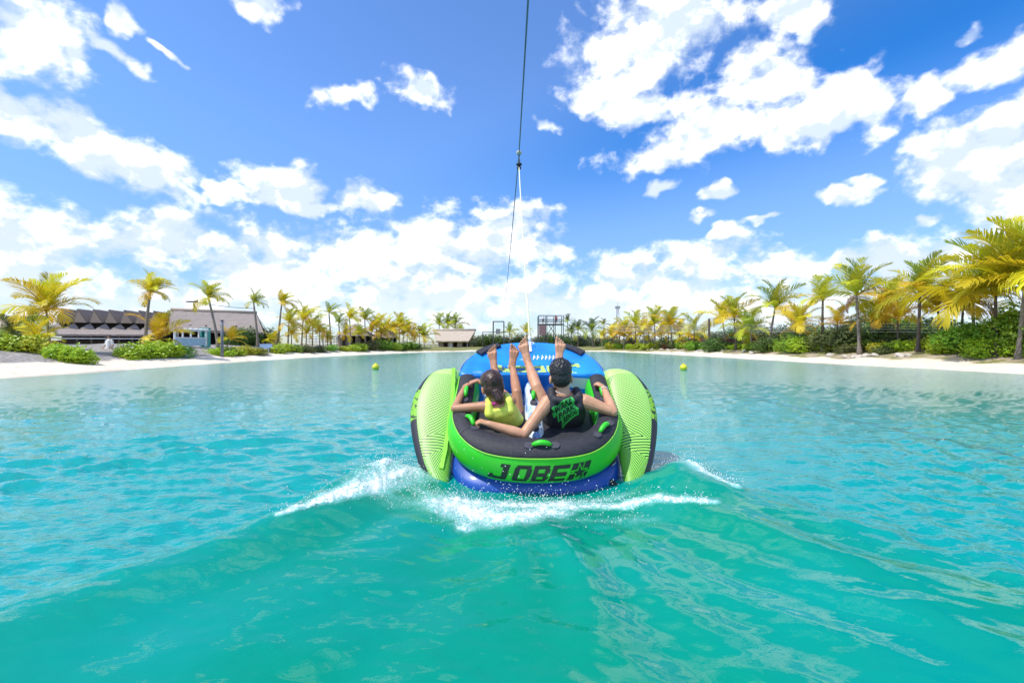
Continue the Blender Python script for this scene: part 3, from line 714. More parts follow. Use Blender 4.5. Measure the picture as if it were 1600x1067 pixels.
def skin_material(name, c, c2):
    m = bpy.data.materials.new(name); m.use_nodes = True; t = NT(m.node_tree); b = t.n['Principled BSDF']
    co = t.node('ShaderNodeTexCoord').outputs['Object']
    t.put(b.inputs['Base Color'], t.mix(t.ramp(t.noise(co, 14, 5), .3, .7), c, c2)); b.inputs['Roughness'].default_value = .45
    b.inputs['Subsurface Weight'].default_value = .12; b.inputs['Subsurface Radius'].default_value = (.6, .25, .12); b.inputs['Subsurface Scale'].default_value = .012
    bn = t.node('ShaderNodeBump'); bn.inputs['Strength'].default_value = .12; bn.inputs['Distance'].default_value = .004
    t.put(bn.inputs['Height'], t.noise(co, 160, 3)); t.put(b.inputs['Normal'], bn.outputs[0]); return m
def head(mb, c, up, face, sc):
    up = Vector(up).normalized(); f = Vector(face); f = (f - up*f.dot(up)).normalized(); s = f.cross(up)
    M = Matrix((s, f, up)).transposed()
    A = lambda x, y, z: c + M @ Vector((x, y, z))*sc
    mb.ball(A(0, -.012, .018), (.076*sc, .096*sc, .098*sc), 20, 14, M)        # skull
    mb.ball(A(0, .030, -.045), (.058*sc, .062*sc, .072*sc), 16, 12, M)        # jaw and face
    mb.ball(A(0, .088, -.028), (.012*sc, .018*sc, .026*sc), 10, 8, M)         # nose
    mb.ball(A(0, .078, -.072), (.024*sc, .014*sc, .011*sc), 10, 8, M)         # lips
    mb.ball(A(0, .064, -.102), (.026*sc, .02*sc, .018*sc), 10, 8, M)          # chin
    for e in (-1, 1):
        mb.ball(A(e*.078, -.008, -.022), (.012*sc, .020*sc, .033*sc), 10, 8, M)
        mb.ball(A(e*.030, .078, .006), (.018*sc, .010*sc, .007*sc), 8, 6, M)  # brow
    return A, M
def rough_hair(mb, vox, amp, freq, m, parent, name='hair'):
    me = remesh(mb, vox, 3)
    for v in me.vertices:
        n = mnoise.noise(v.co * freq) + .5*mnoise.noise(v.co * freq * 2.3); v.co += v.normal * amp * n
    return link(name, me, m, parent, True)
def hair_material(name, c, c2, st):
    m = bpy.data.materials.new(name); m.use_nodes = True; t = NT(m.node_tree); b = t.n['Principled BSDF']
    co = t.mapping(t.node('ShaderNodeTexCoord').outputs['Object'], scale=st); n = t.noise(co, 60, 5, .6)
    t.put(b.inputs['Base Color'], t.mix(t.ramp(n, .35, .7), c, c2)); b.inputs['Roughness'].default_value = .38
    bn = t.node('ShaderNodeBump'); bn.inputs['Strength'].default_value = .7; bn.inputs['Distance'].default_value = .006
    t.put(bn.inputs['Height'], n); t.put(b.inputs['Normal'], bn.outputs[0]); return m
def torso_loft(mb, rows, side, n=20):
    """rows of (centre, half width, half depth, squareness); side: the shoulder line."""
    rings = []
    cs = [Vector(r[0]) for r in rows]
    for i, (c, w, dp) in enumerate(rows):
        ax = (cs[min(i+1, len(cs)-1)] - cs[max(i-1, 0)]).normalized(); s = Vector(side); s = (s - ax*s.dot(ax)).normalized(); f = ax.cross(s)
        rings.append([cs[i] + s*w*sgnpow(math.cos(6.283*k/n), .8) + f*dp*sgnpow(math.sin(6.283*k/n), .8) for k in range(n)])
    V, F = loft(rings); mb.add(V, F)

VX = Vector
def at(px, py, Y): return P(px, py, Y)
def project_print(target_o, verts2d, faces, plane, m, name, parent, off):
    """lay flat artwork on a garment: each point is dropped onto the surface along the artwork's own normal."""
    bvh = BVHTree.FromPolygons([v.co for v in target_o.data.vertices], [p.vertices for p in target_o.data.polygons])
    O, U, W = plane; N = U.cross(W).normalized(); out = []
    for x, y in verts2d:
        p = O + U*x + W*y; hit = bvh.ray_cast(p + N*.3, -N, 1.)
        q = hit[0] if hit[0] is not None else p
        out.append(q + N*off)
    return link(name, mesh(name, out, faces), m, parent)
def grid_poly(poly, step=.008):
    """triangulated and subdivided flat polygon"""
    bm = bmesh.new(); bm.faces.new([bm.verts.new((x, y, 0)) for x, y in poly]); bmesh.ops.triangulate(bm, faces=bm.faces)
    for _ in range(5):
        es = [e for e in bm.edges if e.calc_length() > step]
        if not es: break
        bmesh.ops.subdivide_edges(bm, edges=es, cuts=1); bmesh.ops.triangulate(bm, faces=bm.faces)
    bm.verts.index_update(); r = ([(v.co.x, v.co.y) for v in bm.verts], [tuple(v.index for v in f.verts) for f in bm.faces]); bm.free(); return r
def text_flat(txt, bold, shear):
    cu = bpy.data.curves.new('t', 'FONT'); cu.body = txt; cu.offset = bold; cu.shear = shear; cu.align_x = 'CENTER'; cu.resolution_u = 2; cu.space_character = 1.02
    o = bpy.data.objects.new('t', cu); COL.objects.link(o); dg = bpy.context.evaluated_depsgraph_get(); dg.update()
    me = bpy.data.meshes.new_from_object(o.evaluated_get(dg)); bm = bmesh.new(); bm.from_mesh(me); bmesh.ops.triangulate(bm, faces=bm.faces)
    for _ in range(3):
        es = [e for e in bm.edges if e.calc_length() > .25]
        if es: bmesh.ops.subdivide_edges(bm, edges=es, cuts=1); bmesh.ops.triangulate(bm, faces=bm.faces)
    bm.verts.index_update(); r = ([(v.co.x, v.co.y) for v in bm.verts], [tuple(v.index for v in f.verts) for f in bm.faces]); bm.free()
    bpy.data.objects.remove(o); bpy.data.curves.remove(cu); bpy.data.meshes.remove(me); return r

def build_man():
    t = thing('person', (.46, 4.3, .2), 'person in a black and green life vest lying back in the tube, arms spread', 'person', 'riders in the tube')
    inv = Matrix.Translation(-t.location)
    def put(o): o.data.transform(inv); return o
    mb = MB()
    pel, chest, nb = VX((.46,4.36,.34)), VX((.477,4.13,.53)), VX((.462,4.04,.705))
    hc = VX((.436,4.07,.862)); side = VX((1, -.05, .02))
    torso_loft(mb, [((.46,4.42,.30),.10,.09),((.46,4.36,.34),.155,.105),((.468,4.25,.42),.14,.095),((.477,4.15,.51),.155,.105),((.482,4.09,.59),.17,.105),((.478,4.06,.65),.15,.085),((.466,4.045,.70),.07,.06)], side)
    limb(mb, [nb, VX((.452,4.05,.77)), hc + VX((0,-.005,-.05))], [.066,.056,.056])
    A, M = head(mb, hc, (-.05,.04,1), (.02,1,.10), 1.2)
    shL, elL, wrL = VX((.315,4.03,.635)), VX((.098,3.83,.392)), VX((-.195,3.845,.478))
    shR, elR, wrR = VX((.648,4.03,.645)), VX((.885,3.98,.560)), VX((.862,4.27,.735))
    limb(mb, [VX((.40,4.06,.66)), shL, shL.lerp(elL,.4), elL, elL.lerp(wrL,.3), wrL], [.06,.066,.056,.043,.046,.029])
    limb(mb, [VX((.56,4.06,.66)), shR, shR.lerp(elR,.4), elR, elR.lerp(wrR,.3), wrR], [.06,.066,.056,.043,.046,.029])
    hand(mb, wrL, VX((-1,.10,.30)), VX((-.2,.2,-1)), VX((0,.5,.5)), .98)
    hand(mb, wrR, VX((-.25,.8,.45)), VX((-.5,.25,-.9)), VX((-1,0,0)), .98)
    hL, kL, aL = VX((.40,4.34,.36)), VX((.238,4.44,.735)), VX((.158,4.76,.990))
    hR, kR, aR = VX((.53,4.34,.36)), VX((.46,4.46,.76)), VX((.489,4.78,.990))
    for h, k, a, big in ((hL, kL, aL, VX((1,0,0))), (hR, kR, aR, VX((-1,0,0)))):
        limb(mb, [h, h.lerp(k,.5), k, k.lerp(a,.3), k.lerp(a,.65), a], [.088,.074,.056,.056,.044,.034])
    foot(mb, aL, VX((-.28,.18,1)), VX((0,-1,-.1)), VX((1,0,0)), 1.15); foot(mb, aR, VX((.12,.22,1)), VX((0,-1,-.1)), VX((-1,0,0)), 1.15)
    body = put(link('body', remesh(mb, .0052, 3), skin_material('tan_skin', (.62, .335, .195), (.53, .27, .15)), t, True))
    hb = MB()                                                       # short dark curls, close at the nape
    hb.ball(A(0,-.02,.044), (.100,.124,.103), 20, 14, M); hb.ball(A(0,-.050,-.006), (.091,.077,.088), 16, 12, M); hb.ball(A(0,.03,.085), (.084,.07,.052), 14, 10, M)
    rnd = random.Random(3)
    for k in range(150):
        a = rnd.uniform(0, 6.283); e = rnd.uniform(.15, 1.5)
        hb.ball(A(.082*math.cos(a)*math.cos(e), -.018+.1*math.sin(a)*math.cos(e), .045+.088*math.sin(e)), rnd.uniform(.009,.015), 6, 5)
    put(rough_hair(hb, .0055, .0045, 90, hair_material('black_hair', (.010,.009,.011), (.03,.026,.027), (1,1,1)), t))
    vb = MB()                                                       # puffy vest, wide collar and shoulder straps
    torso_loft(vb, [((.462,4.35,.335),.165,.115),((.464,4.30,.375),.178,.13),((.472,4.2,.46),.185,.135),((.48,4.12,.55),.187,.135),((.481,4.085,.60),.18,.128),((.478,4.065,.64),.165,.11),((.474,4.055,.67),.14,.09)], side)
    for e in (-1, 1): limb(vb, [VX((.472+e*.115,4.00,.60)), VX((.470+e*.118,4.01,.685)), VX((.466+e*.110,4.07,.735)), VX((.47+e*.105,4.16,.70)), VX((.475+e*.10,4.23,.60))], [.05,.044,.040,.042,.05])
    limb(vb, [VX((.38,3.985,.665)), VX((.466,3.965,.655)), VX((.555,3.985,.668))], [.038,.036,.038])
    vest = put(link('life_vest', remesh(vb, .007, 7), M_BLACK, t, True))
    for o in (vest,): o.location = (0, 0, 0)
    N = VX((-.02,-.80,.60)).normalized(); U = VX((.94,0,.0)); U = VX((math.cos(R(20)), 0, 0)); ax = VX((1,0,0)); wy = N.cross(ax).normalized() * 1.0
    wy = wy if wy.z > 0 else -wy
    ca, sa = math.cos(R(24)), math.sin(R(24)); U = ax*ca + wy*sa; W = -ax*sa + wy*ca
    O = P(884, 646, 4.0) - VX(t.location)
    tgt = vest
    mg = mat('green_print', (.06, .60, .10), (.05, .50, .08), scale=20, rough=.5)
    v2, f2 = grid_poly([(k[0]*.92, k[1]*.86) for k in ((-.115,.020),(-.12,.078),(.088,.078),(.098,.030),(.088,.024),(.102,-.022),(.110,-.028),(.108,-.066),(-.055,-.066),(-.055,-.026),(-.085,-.024),(-.085,.020))])
    panel = project_print(tgt, v2, f2, (O, U, W), mg, 'print_panel', vest, .004)
    for txt, cx, cy, w, h, sh in (('WAKE', -.012, .022, .155, .038, .12), ('PARK', .004, -.018, .145, .034, .12), ('RENTAL', .026, -.050, .125, .026, .12)):
        vs, fs = text_flat(txt, .035, sh); xs = [v[0] for v in vs]; ys = [v[1] for v in vs]
        vs = [((x-min(xs))/(max(xs)-min(xs))*w - w/2 + cx, (y-min(ys))/(max(ys)-min(ys))*h + cy) for x, y in vs]
        project_print(tgt, vs, fs, (O, U, W), M_INK, 'lettering', vest, .011)
    sb = MB(); limb(sb, [VX((.46,4.44,.27)), pel + VX((0,-.02,.0))], [.13,.165]); 
    for h, k in ((hL, kL), (hR, kR)): limb(sb, [h, h.lerp(k,.42)], [.10,.088])
    put(link('swim_shorts', remesh(sb, .011, 4), mat('dark_shorts', (.02,.025,.05), (.03,.035,.06), rough=.8), t, True))
    ch = MB(); ch.tube([VX((.452,4.048,.752)) + VX((.067*math.cos(a), .062*math.sin(a), -.020*(-math.sin(a))-.012)) for a in [6.283*k/24 for k in range(25)]], .0032, 6, False)
    put(ch.build('neck_chain', mat('silver', (.7,.68,.64), rough=.25), t, True))
    d = (wrR-elR).normalized(); s = d.orthogonal().normalized(); q = d.cross(s); br = MB()
    br.tube([wrR - d*.02 + (s*math.cos(a)+q*math.sin(a))*.034 for a in [6.283*k/20 for k in range(21)]], .006, 6, False)
    put(br.build('bracelet', mat('pale_band', (.75,.72,.66), rough=.4), t, True))
    for e in (-1, 1): put(MB().ball(A(e*.031,.072,-.010), .0135, 10, 8).build('eye', mat('eye_white', (.7,.68,.65), rough=.2), t, True))
def build_girl():
    t = thing('person', (-.02, 4.3, .2), 'smaller person in a yellow life vest lying back on the left of the tube', 'person', 'riders in the tube')
    inv = Matrix.Translation(-t.location)
    def put(o): o.data.transform(inv); return o
    mb = MB(); side = VX((1, -.02, .18))
    torso_loft(mb, [((.01,4.40,.29),.09,.08),((.0,4.34,.33),.135,.095),((-.03,4.24,.41),.115,.085),((-.075,4.14,.50),.125,.09),((-.105,4.08,.57),.135,.088),((-.12,4.06,.62),.11,.07),((-.132,4.05,.655),.055,.05)], side)
    hc = VX((-.180,4.09,.778))
    limb(mb, [VX((-.132,4.05,.65)), VX((-.155,4.06,.70)), hc + VX((.01,-.01,-.05))], [.052,.046,.05])
    A, M = head(mb, hc, (-.18,.05,1), (-.30,1,.05), 1.17)
    shL, elL, wrL = VX((-.235,4.03,.600)), VX((-.512,4.05,.580)), VX((-.452,4.30,.735))
    shR, elR, wrR = VX((-.010,4.07,.640)), VX((-.085,4.33,.690)), VX((-.335,4.385,.800))
    limb(mb, [VX((-.17,4.06,.62)), shL, shL.lerp(elL,.45), elL, elL.lerp(wrL,.3), wrL], [.046,.05,.042,.036,.036,.023])
    limb(mb, [VX((-.06,4.06,.63)), shR, shR.lerp(elR,.45), elR, elR.lerp(wrR,.3), wrR], [.046,.05,.042,.036,.036,.023])
    hand(mb, wrL, VX((.10,.62,.30)), VX((.5,.2,-.8)), VX((1,0,.2)), .84)
    hand(mb, wrR, VX((-1,.02,-.28)), VX((0,.3,-1)), VX((0,1,0)), .84)
    hL, kL, aL = VX((-.055,4.33,.34)), VX((-.118,4.43,.700)), VX((-.186,4.74,.925))
    hR, kR, aR = VX((.06,4.33,.35)), VX((.046,4.40,.685)), VX((.002,4.76,.938))
    for h, k, a in ((hL, kL, aL), (hR, kR, aR)):
        limb(mb, [h, h.lerp(k,.5), k, k.lerp(a,.3), k.lerp(a,.65), a], [.075,.063,.048,.047,.037,.029])
    foot(mb, aL, VX((-.16,.22,1)), VX((0,-1,-.1)), VX((1,0,0)), 1.05); foot(mb, aR, VX((.16,.22,1)), VX((0,-1,-.1)), VX((-1,0,0)), 1.05)
    put(link('body', remesh(mb, .005, 3), skin_material('brown_skin', (.50, .25, .14), (.42, .195, .10)), t, True))
    hb = MB()
    hb.ball(A(0,-.02,.036), (.102,.128,.106), 20, 14, M); hb.ball(A(0,-.055,-.015), (.095,.074,.097), 16, 12, M); hb.ball(A(0,.02,.07), (.09,.083,.06), 14, 10, M)
    limb(hb, [A(.0,-.085,-.05), A(.012,-.11,-.10), A(.018,-.105,-.118), A(.024,-.10,-.13)], [.05,.044,.032,.016])
    hair = put(rough_hair(hb, .0055, .0025, 40, hair_material('brown_hair', (.022,.010,.008), (.075,.032,.018), (1,1,.18)), t))
    tie = MB(); tie.tube([A(.008 + .036*math.cos(a), -.105, -.085) + M @ VX((0,.02*math.sin(a),.012*math.sin(a))) for a in [6.283*k/16 for k in range(17)]], .007, 6, False)
    put(tie.build('hair_tie', M_BLACK, t, True))
    vb = MB()
    torso_loft(vb, [((.0,4.33,.335),.148,.11),((-.015,4.28,.375),.150,.115),((-.05,4.19,.455),.146,.115),((-.085,4.11,.53),.142,.11),((-.105,4.075,.575),.142,.112),((-.116,4.055,.620),.125,.095)], side)
    for e in (-1, 1): limb(vb, [VX((-.108+e*.092,4.00,.555+e*.016)), VX((-.118+e*.088,4.01,.628+e*.016)), VX((-.125+e*.080,4.09,.668+e*.014)), VX((-.10+e*.07,4.2,.57))], [.044,.040,.036,.038])
    vest = put(link('life_vest', remesh(vb, .0068, 6), mat('yellow_vest', (.82,.88,.14), (.74,.84,.09), scale=12, rough=.55, bump=.25, bscale=60), t, True))
    cb = MB(); pk = mat('magenta_fabric', (.55,.03,.26), (.42,.02,.2), rough=.6)
    cb.tube([VX((-.132,4.052,.645)) + VX((.072*math.cos(a), .060*math.sin(a), .013*math.cos(a) + .012*math.sin(a))) for a in [6.283*k/20 for k in range(21)]], .014, 8, False)
    put(cb.build('collar', pk, vest, True))
    sb = MB(); limb(sb, [VX((.01,4.42,.27)), VX((.0,4.34,.33))], [.11,.14])
    for h, k in ((hL, kL), (hR, kR)): limb(sb, [h, h.lerp(k,.35)], [.085,.075])
    put(link('swim_shorts', remesh(sb, .011, 4), pk, t, True))
    for e in (-1, 1): put(MB().ball(A(e*.031,.072,-.010), .0125, 10, 8).build('eye', mat('eye_white', (.7,.68,.65)), t, True))
build_man(); build_girl()
# ------------------------------------------------------------------ vegetation
ORD = ['first','second','third','fourth','fifth','sixth','seventh','eighth','ninth','tenth','eleventh','twelfth','thirteenth','fourteenth','fifteenth','sixteenth','seventeenth','eighteenth','nineteenth','twentieth']
ORD += ['twenty-' + o for o in ORD[:9]] + ['thirtieth'] + ['thirty-' + o for o in ORD[:9]] + ['fortieth'] + ['forty-' + o for o in ORD[:9]] + ['fiftieth']
FROND_C = {'green': ((.27,.36,.04),(.38,.42,.04)), 'lime': ((.52,.56,.035),(.62,.58,.03)), 'yellow': ((.82,.64,.02),(.66,.60,.03)), 'orange': ((.80,.50,.03),(.74,.57,.03)), 'dry': ((.26,.15,.07),(.36,.20,.08)), 'dark': ((.09,.14,.045),(.14,.18,.05))}
M_FR = {k: mat('frond_' + k, a, b, scale=1.6, rough=.45, trans=.42, rnd=.3, spec=.4) for k, (a, b) in FROND_C.items()}
def frond_mesh(seed, droop, fold, col):
    """one feather leaf: arched midrib along +X, unit length, two rows of drooping leaflets."""
    r = random.Random(seed); N = 42; V = []; F = []; pts = []
    ang = R(12); p = Vector((0, 0, 0))
    for i in range(N + 1):
        pts.append((p.copy(), ang)); p = p + Vector((math.cos(ang), 0, math.sin(ang))) / N; ang -= droop * (.4 + 1.5*i/N) / N
    mb = MB(); mb.tube([q for q, _ in pts[::4]], [.016*(1-.85*i/8.5) for i in range(len(pts[::4]))], 4)
    V, F = list(mb.V), list(mb.F)
    for i in range(5, N + 1):
        q, an = pts[i]; t = i / N
        L = (.33 if col != 'dry' else .17) * (math.sin(math.pi * min(1, .16 + t*.80)) ** .7) * r.uniform(.82, 1.1)
        fx = Vector((math.cos(an), 0, math.sin(an))); up = Vector((-math.sin(an), 0, math.cos(an)))
        for sd in (-1, 1):
            if r.random() < .05: continue
            d = (fx*(.55 + .5*t) + Vector((0, sd, 0))*(.95-.3*t) + up*(fold + r.uniform(-.18, .18))).normalized()
            w = .0088 * r.uniform(.8, 1.2); wv = fx.cross(d).cross(d).normalized() * w
            m1 = q + d*L*.45; m2 = q + d*L*.8 + Vector((0, 0, -.05*L)); e = q + d*L*.98 + Vector((0, 0, -.26*L))
            k = len(V); V += [q - wv*.6, q + wv*.6, m1 + wv, m1 - wv, m2 + wv*.7, m2 - wv*.7, e]
            F += [(k, k+1, k+2, k+3), (k+3, k+2, k+4, k+5), (k+5, k+4, k+6)]
    me = mesh('frond', V, F); me.materials.append(M_FR[col]); return me
FRONDS = {c: [frond_mesh(i*7 + len(c), dr, fo, c) for i, (dr, fo) in enumerate(((.8,.30),(1.2,.15),(1.6,-.05),(.9,.45)))] for c in FROND_C}
FRONDS['dry'] = [frond_mesh(90+i, 1.9, -.75, 'dry') for i in range(2)]
M_TRUNK = mat('palm_trunk', (.30,.25,.21), (.20,.165,.14), scale=3, rough=.9, bump=.8, bscale=9, stretch=(1,1,5)); M_TRUNK2 = mat('palm_trunk_dark', (.16,.12,.10), (.10,.075,.06), scale=3, rough=.9, bump=.8, bscale=9, stretch=(1,1,5))
def palm(px_b, px_t, py_t, Y, Rm, cols, label, n=17, wind=(.35, 0), bend=.25, group=None, dark=False, dry=1, lift=0., tr=None, seed=None):
    """palm standing on the ground at photo column px_b, Y metres off; crown base at row py_t; frond length Rm metres."""
    x = (px_b-800)/FOC*Y; z0 = gz(x, Y); top = P(px_t, py_t, Y); base = Vector((x, Y, z0 - .1))
    r = random.Random(seed if seed is not None else int(px_b*13 + py_t))
    t = thing('coconut_palm', (x, Y, z0), label, 'palm tree', group)
    H = max(.15, top.z - z0); hd = Vector((top.x - x, r.uniform(-.3, .3)*min(1, H/3), 0))
    pts = [Vector((0, 0, -.15)) + Vector((hd.x*f**(1+bend*2), hd.y*f, (H+.15)*f)) for f in [k/10 for k in range(11)]]
    rad = tr or max(.045, min(.13, .016*H + .035))
    mb = MB(); mb.tube(pts, [rad*(1.55 - .35*f if f < .12 else 1.15 - .45*f)*(1.06 if k % 2 else .97) for k, f in enumerate([k/10 for k in range(11)])], 9)
    mb.build('trunk', M_TRUNK2 if dark else M_TRUNK, t, True)
    tip = pts[-1]
    for k in range(n):
        f = (k + .5)/n; a = k*2.39996 + r.uniform(-.3, .3)
        el = R(84 - 88*f + r.uniform(-9, 9))
        d = Vector((math.cos(a)*math.cos(el), math.sin(a)*math.cos(el), math.sin(el)))
        d = (d + Vector((wind[0], wind[1], 0))*(.5 + .5*(1-abs(d.z)))).normalized()
        q = f**.9 * (len(cols)-1) + r.uniform(-.6, .6); c = cols[int(min(len(cols)-1, max(0, round(q))))]
        v = 3 if f < .25 else (0 if f < .45 else (1 if f < .75 else 2))
        if k >= n - dry and dry: c = 'dry'; v = r.randint(0, 1); dryf = True; d = Vector((d.x, d.y, -.45)).normalized()
        me = FRONDS[c][min(v, len(FRONDS[c])-1)]
        o = bpy.data.objects.new('frond', me); COL.objects.link(o); o.parent = t
        s = Rm*r.uniform(.82, 1.12)*(1 if f > .2 else .9)*(.7 if c == 'dry' else 1)
        up = Vector((0, 0, 1)) - d*d.z
        if up.length < .15: up = Vector((-math.cos(a), -math.sin(a), .2))
        up = (up - d*up.dot(d)).normalized(); sdv = up.cross(d)
        Mx = Matrix((d, sdv, up)).transposed() @ Matrix.Rotation(r.uniform(-.5, .5), 3, 'X')
        o.rotation_euler = Mx.to_euler(); o.scale = (s, s, s); o.location = tip + Vector((0, 0, .02)) - d*.02
    return t
G = ['green','lime','yellow','orange']; Yl = ['lime','yellow','yellow','orange']; Gr = ['green','green','lime','lime']; Dk = ['dark','dark','green','green']
YL_X, YL_Y = [200,230,341,403,450,488,548,600,660], [27,28,35,41,46,51,56,64,80]
LEFT = [  # column of base, column and row of crown, distance, frond length, colours, fronds, wind
    (20,18,522,23,1.3,Dk,12,.2),(52,52,505,27,1.4,Dk,12,.1),(78,76,488,23.5,2.35,Yl,16,.15),(62,60,535,22,1.55,['yellow','yellow','orange'],9,.1),
    (226,233,458,27,1.55,Yl,18,.75),(232,246,532,24.5,1.9,['yellow','orange','yellow'],10,.6),(341,326,466,30,1.4,['green','lime','yellow'],18,.75),(352,360,532,29,1.15,['orange','yellow'],9,.6),
    (403,397,474,33,1.15,Gr,14,.9),(434,438,474,34.5,1.25,['lime','yellow','orange'],15,1.1),(450,452,505,36,1.5,Yl,14,.6),(471,472,500,38,1.7,Yl,14,.7),
    (488,490,513,40,1.6,G,13,.7),(517,514,490,42,1.35,Gr,13,.9),(532,530,505,45,1.2,Gr,11,.8),(548,545,498,45,1.6,Yl,13,.8),(571,570,500,47,1.6,Gr,14,.7),
    (588,588,512,50,1.9,['yellow','orange','orange'],13,.5),(606,606,515,52,2.0,['lime','orange','orange'],13,.5),(624,624,513,54,2.1,Yl,14,.5),(636,636,518,56,1.8,['yellow','orange'],12,.4),
    (663,662,528,66,2.4,Yl,12,.3),(655,655,522,64,1.6,Dk,10,.3),(505,505,528,40,1.0,['orange','yellow'],8,.5),(428,428,532,33,.9,['yellow','lime'],8,.5)]
RIGHT = [
    (888,887,502,110,2.3,Dk,10,.1),(893,893,522,96,2.6,Dk,11,.1),(903,903,515,92,2.4,Dk,11,.1),(926,925,517,88,3.1,Dk,13,.1),(944,944,507,105,1.7,Dk,10,.1),
    (941,941,526,76,1.7,Yl,10,.1),(958,958,521,72,2.2,Yl,12,.1),(975,976,517,68,2.5,['lime','orange','orange'],13,.1),(993,993,508,64,2.3,G,14,.1),(1006,1006,518,60,2.2,['yellow','orange','orange'],12,.1),
    (1024,1022,506,58,2.5,G,15,.1),(1050,1048,508,54,2.5,['green','lime','orange','orange'],15,.1),(1084,1084,519,49,2.2,['green','lime','yellow'],12,.1),
    (1134,1128,500,44,2.3,['lime','yellow','orange'],15,.1),(1150,1149,496,43,2.3,G,15,.1),(1174,1174,516,41,2.2,Gr,13,.1),(1201,1211,482,37.5,2.35,['green','green','lime','orange'],17,.15),
    (1250,1253,508,35,1.95,['lime','yellow','orange'],14,.1),(1285,1288,470,33,1.75,G,15,.1),(1343,1338,462,29.5,2.3,['green','green','lime','orange'],18,.1),(1382,1382,488,30,2.1,G,13,.1),
    (1376,1396,478,33,2.4,['green','yellow','orange'],13,0.),(1434,1432,462,26,2.35,['green','lime','orange'],18,.1),(1523,1525,468,24,2.2,G,14,.1),(1557,1560,462,22,3.2,['green','lime','yellow','yellow'],18,-.05),
    (1590,1592,452,21,3.1,['lime','yellow','yellow','lime'],16,-.1),(1640,1632,430,20,3.0,['lime','yellow','yellow'],15,-.2)]
for i, (xb, xt, yt, Y, Rm, cols, n, w) in enumerate(LEFT):
    Yn = Y if xb < 200 else float(np.interp(xb, YL_X, YL_Y)) + (Y*3.7 % 1.2) - .6; Rm *= Yn/Y; Y = Yn
    ht = 'tall slim' if yt < 480 else ('low bushy' if yt > 520 else 'medium')
    palm(xb, xt, yt, Y, Rm, cols, f'{ht} coconut palm on the left bank, {ORD[i]} from the left', n, (w, 0), .25, 'palms on the left bank', dry=0)
for i, (xb, xt, yt, Y, Rm, cols, n, w) in enumerate(RIGHT):
    Rm *= 1.15 if xb > 1120 else 1.05
    Yn = shore_Y(xb, 3.8, Y); Rm *= Yn/Y; Y = Yn
    ht = 'dark far' if cols is Dk else ('large leaning' if Rm > 2.9 else 'yellow-green')
    palm(xb, xt, yt, Y, Rm, cols, f'{ht} coconut palm on the right bank, {ORD[len(RIGHT)-1-i]} from the right', n, (w, 0), .2, 'palms on the right bank', dark=i % 2 == 0, dry=1 if xb in (1523, 1343) else 0)
LOW = [(956,527,70,2.0),(968,524,66,2.1),(983,525,62,2.0),(1000,526,58,1.9),(1014,522,57,2.1),(1033,524,54,2.0),(1044,521,52,2.1),(1062,523,51,2.0),(1076,527,50,1.6),(1160,522,42,1.7),(1240,520,36,1.5),(1306,508,32,1.7),(1364,500,30,1.8),(1404,500,28,1.7),(1470,482,26,2.1),(1500,486,25,2.1)]
for i, (x, yt, Y, Rm) in enumerate(LOW):
    Yn = shore_Y(x, 4.6, Y); Rm *= Yn/Y; Y = Yn
    palm(x, x, yt, Y, Rm, ['yellow','orange','orange'] if i % 3 else ['lime','yellow','orange'], f'low orange-yellow palm tucked among the right bank palms, {ORD[i]} from the left', 11, (.1, 0), .1, 'low palms on the right bank', dry=0, dark=True)
LOWL = sorted([(456,524,1.3),(478,522,1.5),(500,520,1.3),(540,524,1.5),(560,523,1.5),(580,520,1.9),(596,523,1.9),(614,522,2.0),(630,524,2.0),(644,526,1.9),(420,534,.9),(512,530,1.0)])
for i, (x, yt, Rm) in enumerate(LOWL):
    palm(x, x, yt, float(np.interp(x, YL_X, YL_Y)) - 1.5, Rm*1.15, ['yellow','orange','orange'] if i % 2 else ['lime','yellow','orange'], f'low orange-yellow palm tucked among the left bank palms, {ORD[i]} from the left', 11, (.5, 0), .1, 'low palms on the left bank', dry=0, dark=True)
for i, (x, yt, Y, Rm) in enumerate(((686,508,100,3.4),(700,507,102,3.4),(711,508,101,3.2),(796,520,96,2.4),(822,520,96,2.2),(720,522,92,2.2))):
    palm(x, x, yt, Y, Rm, Gr if i != 4 else Yl, 'green palm rising behind the thatched hut at the far end, %s from the left' % ORD[i], 12, (.1, 0), .1, 'palms at the far end', dry=0)

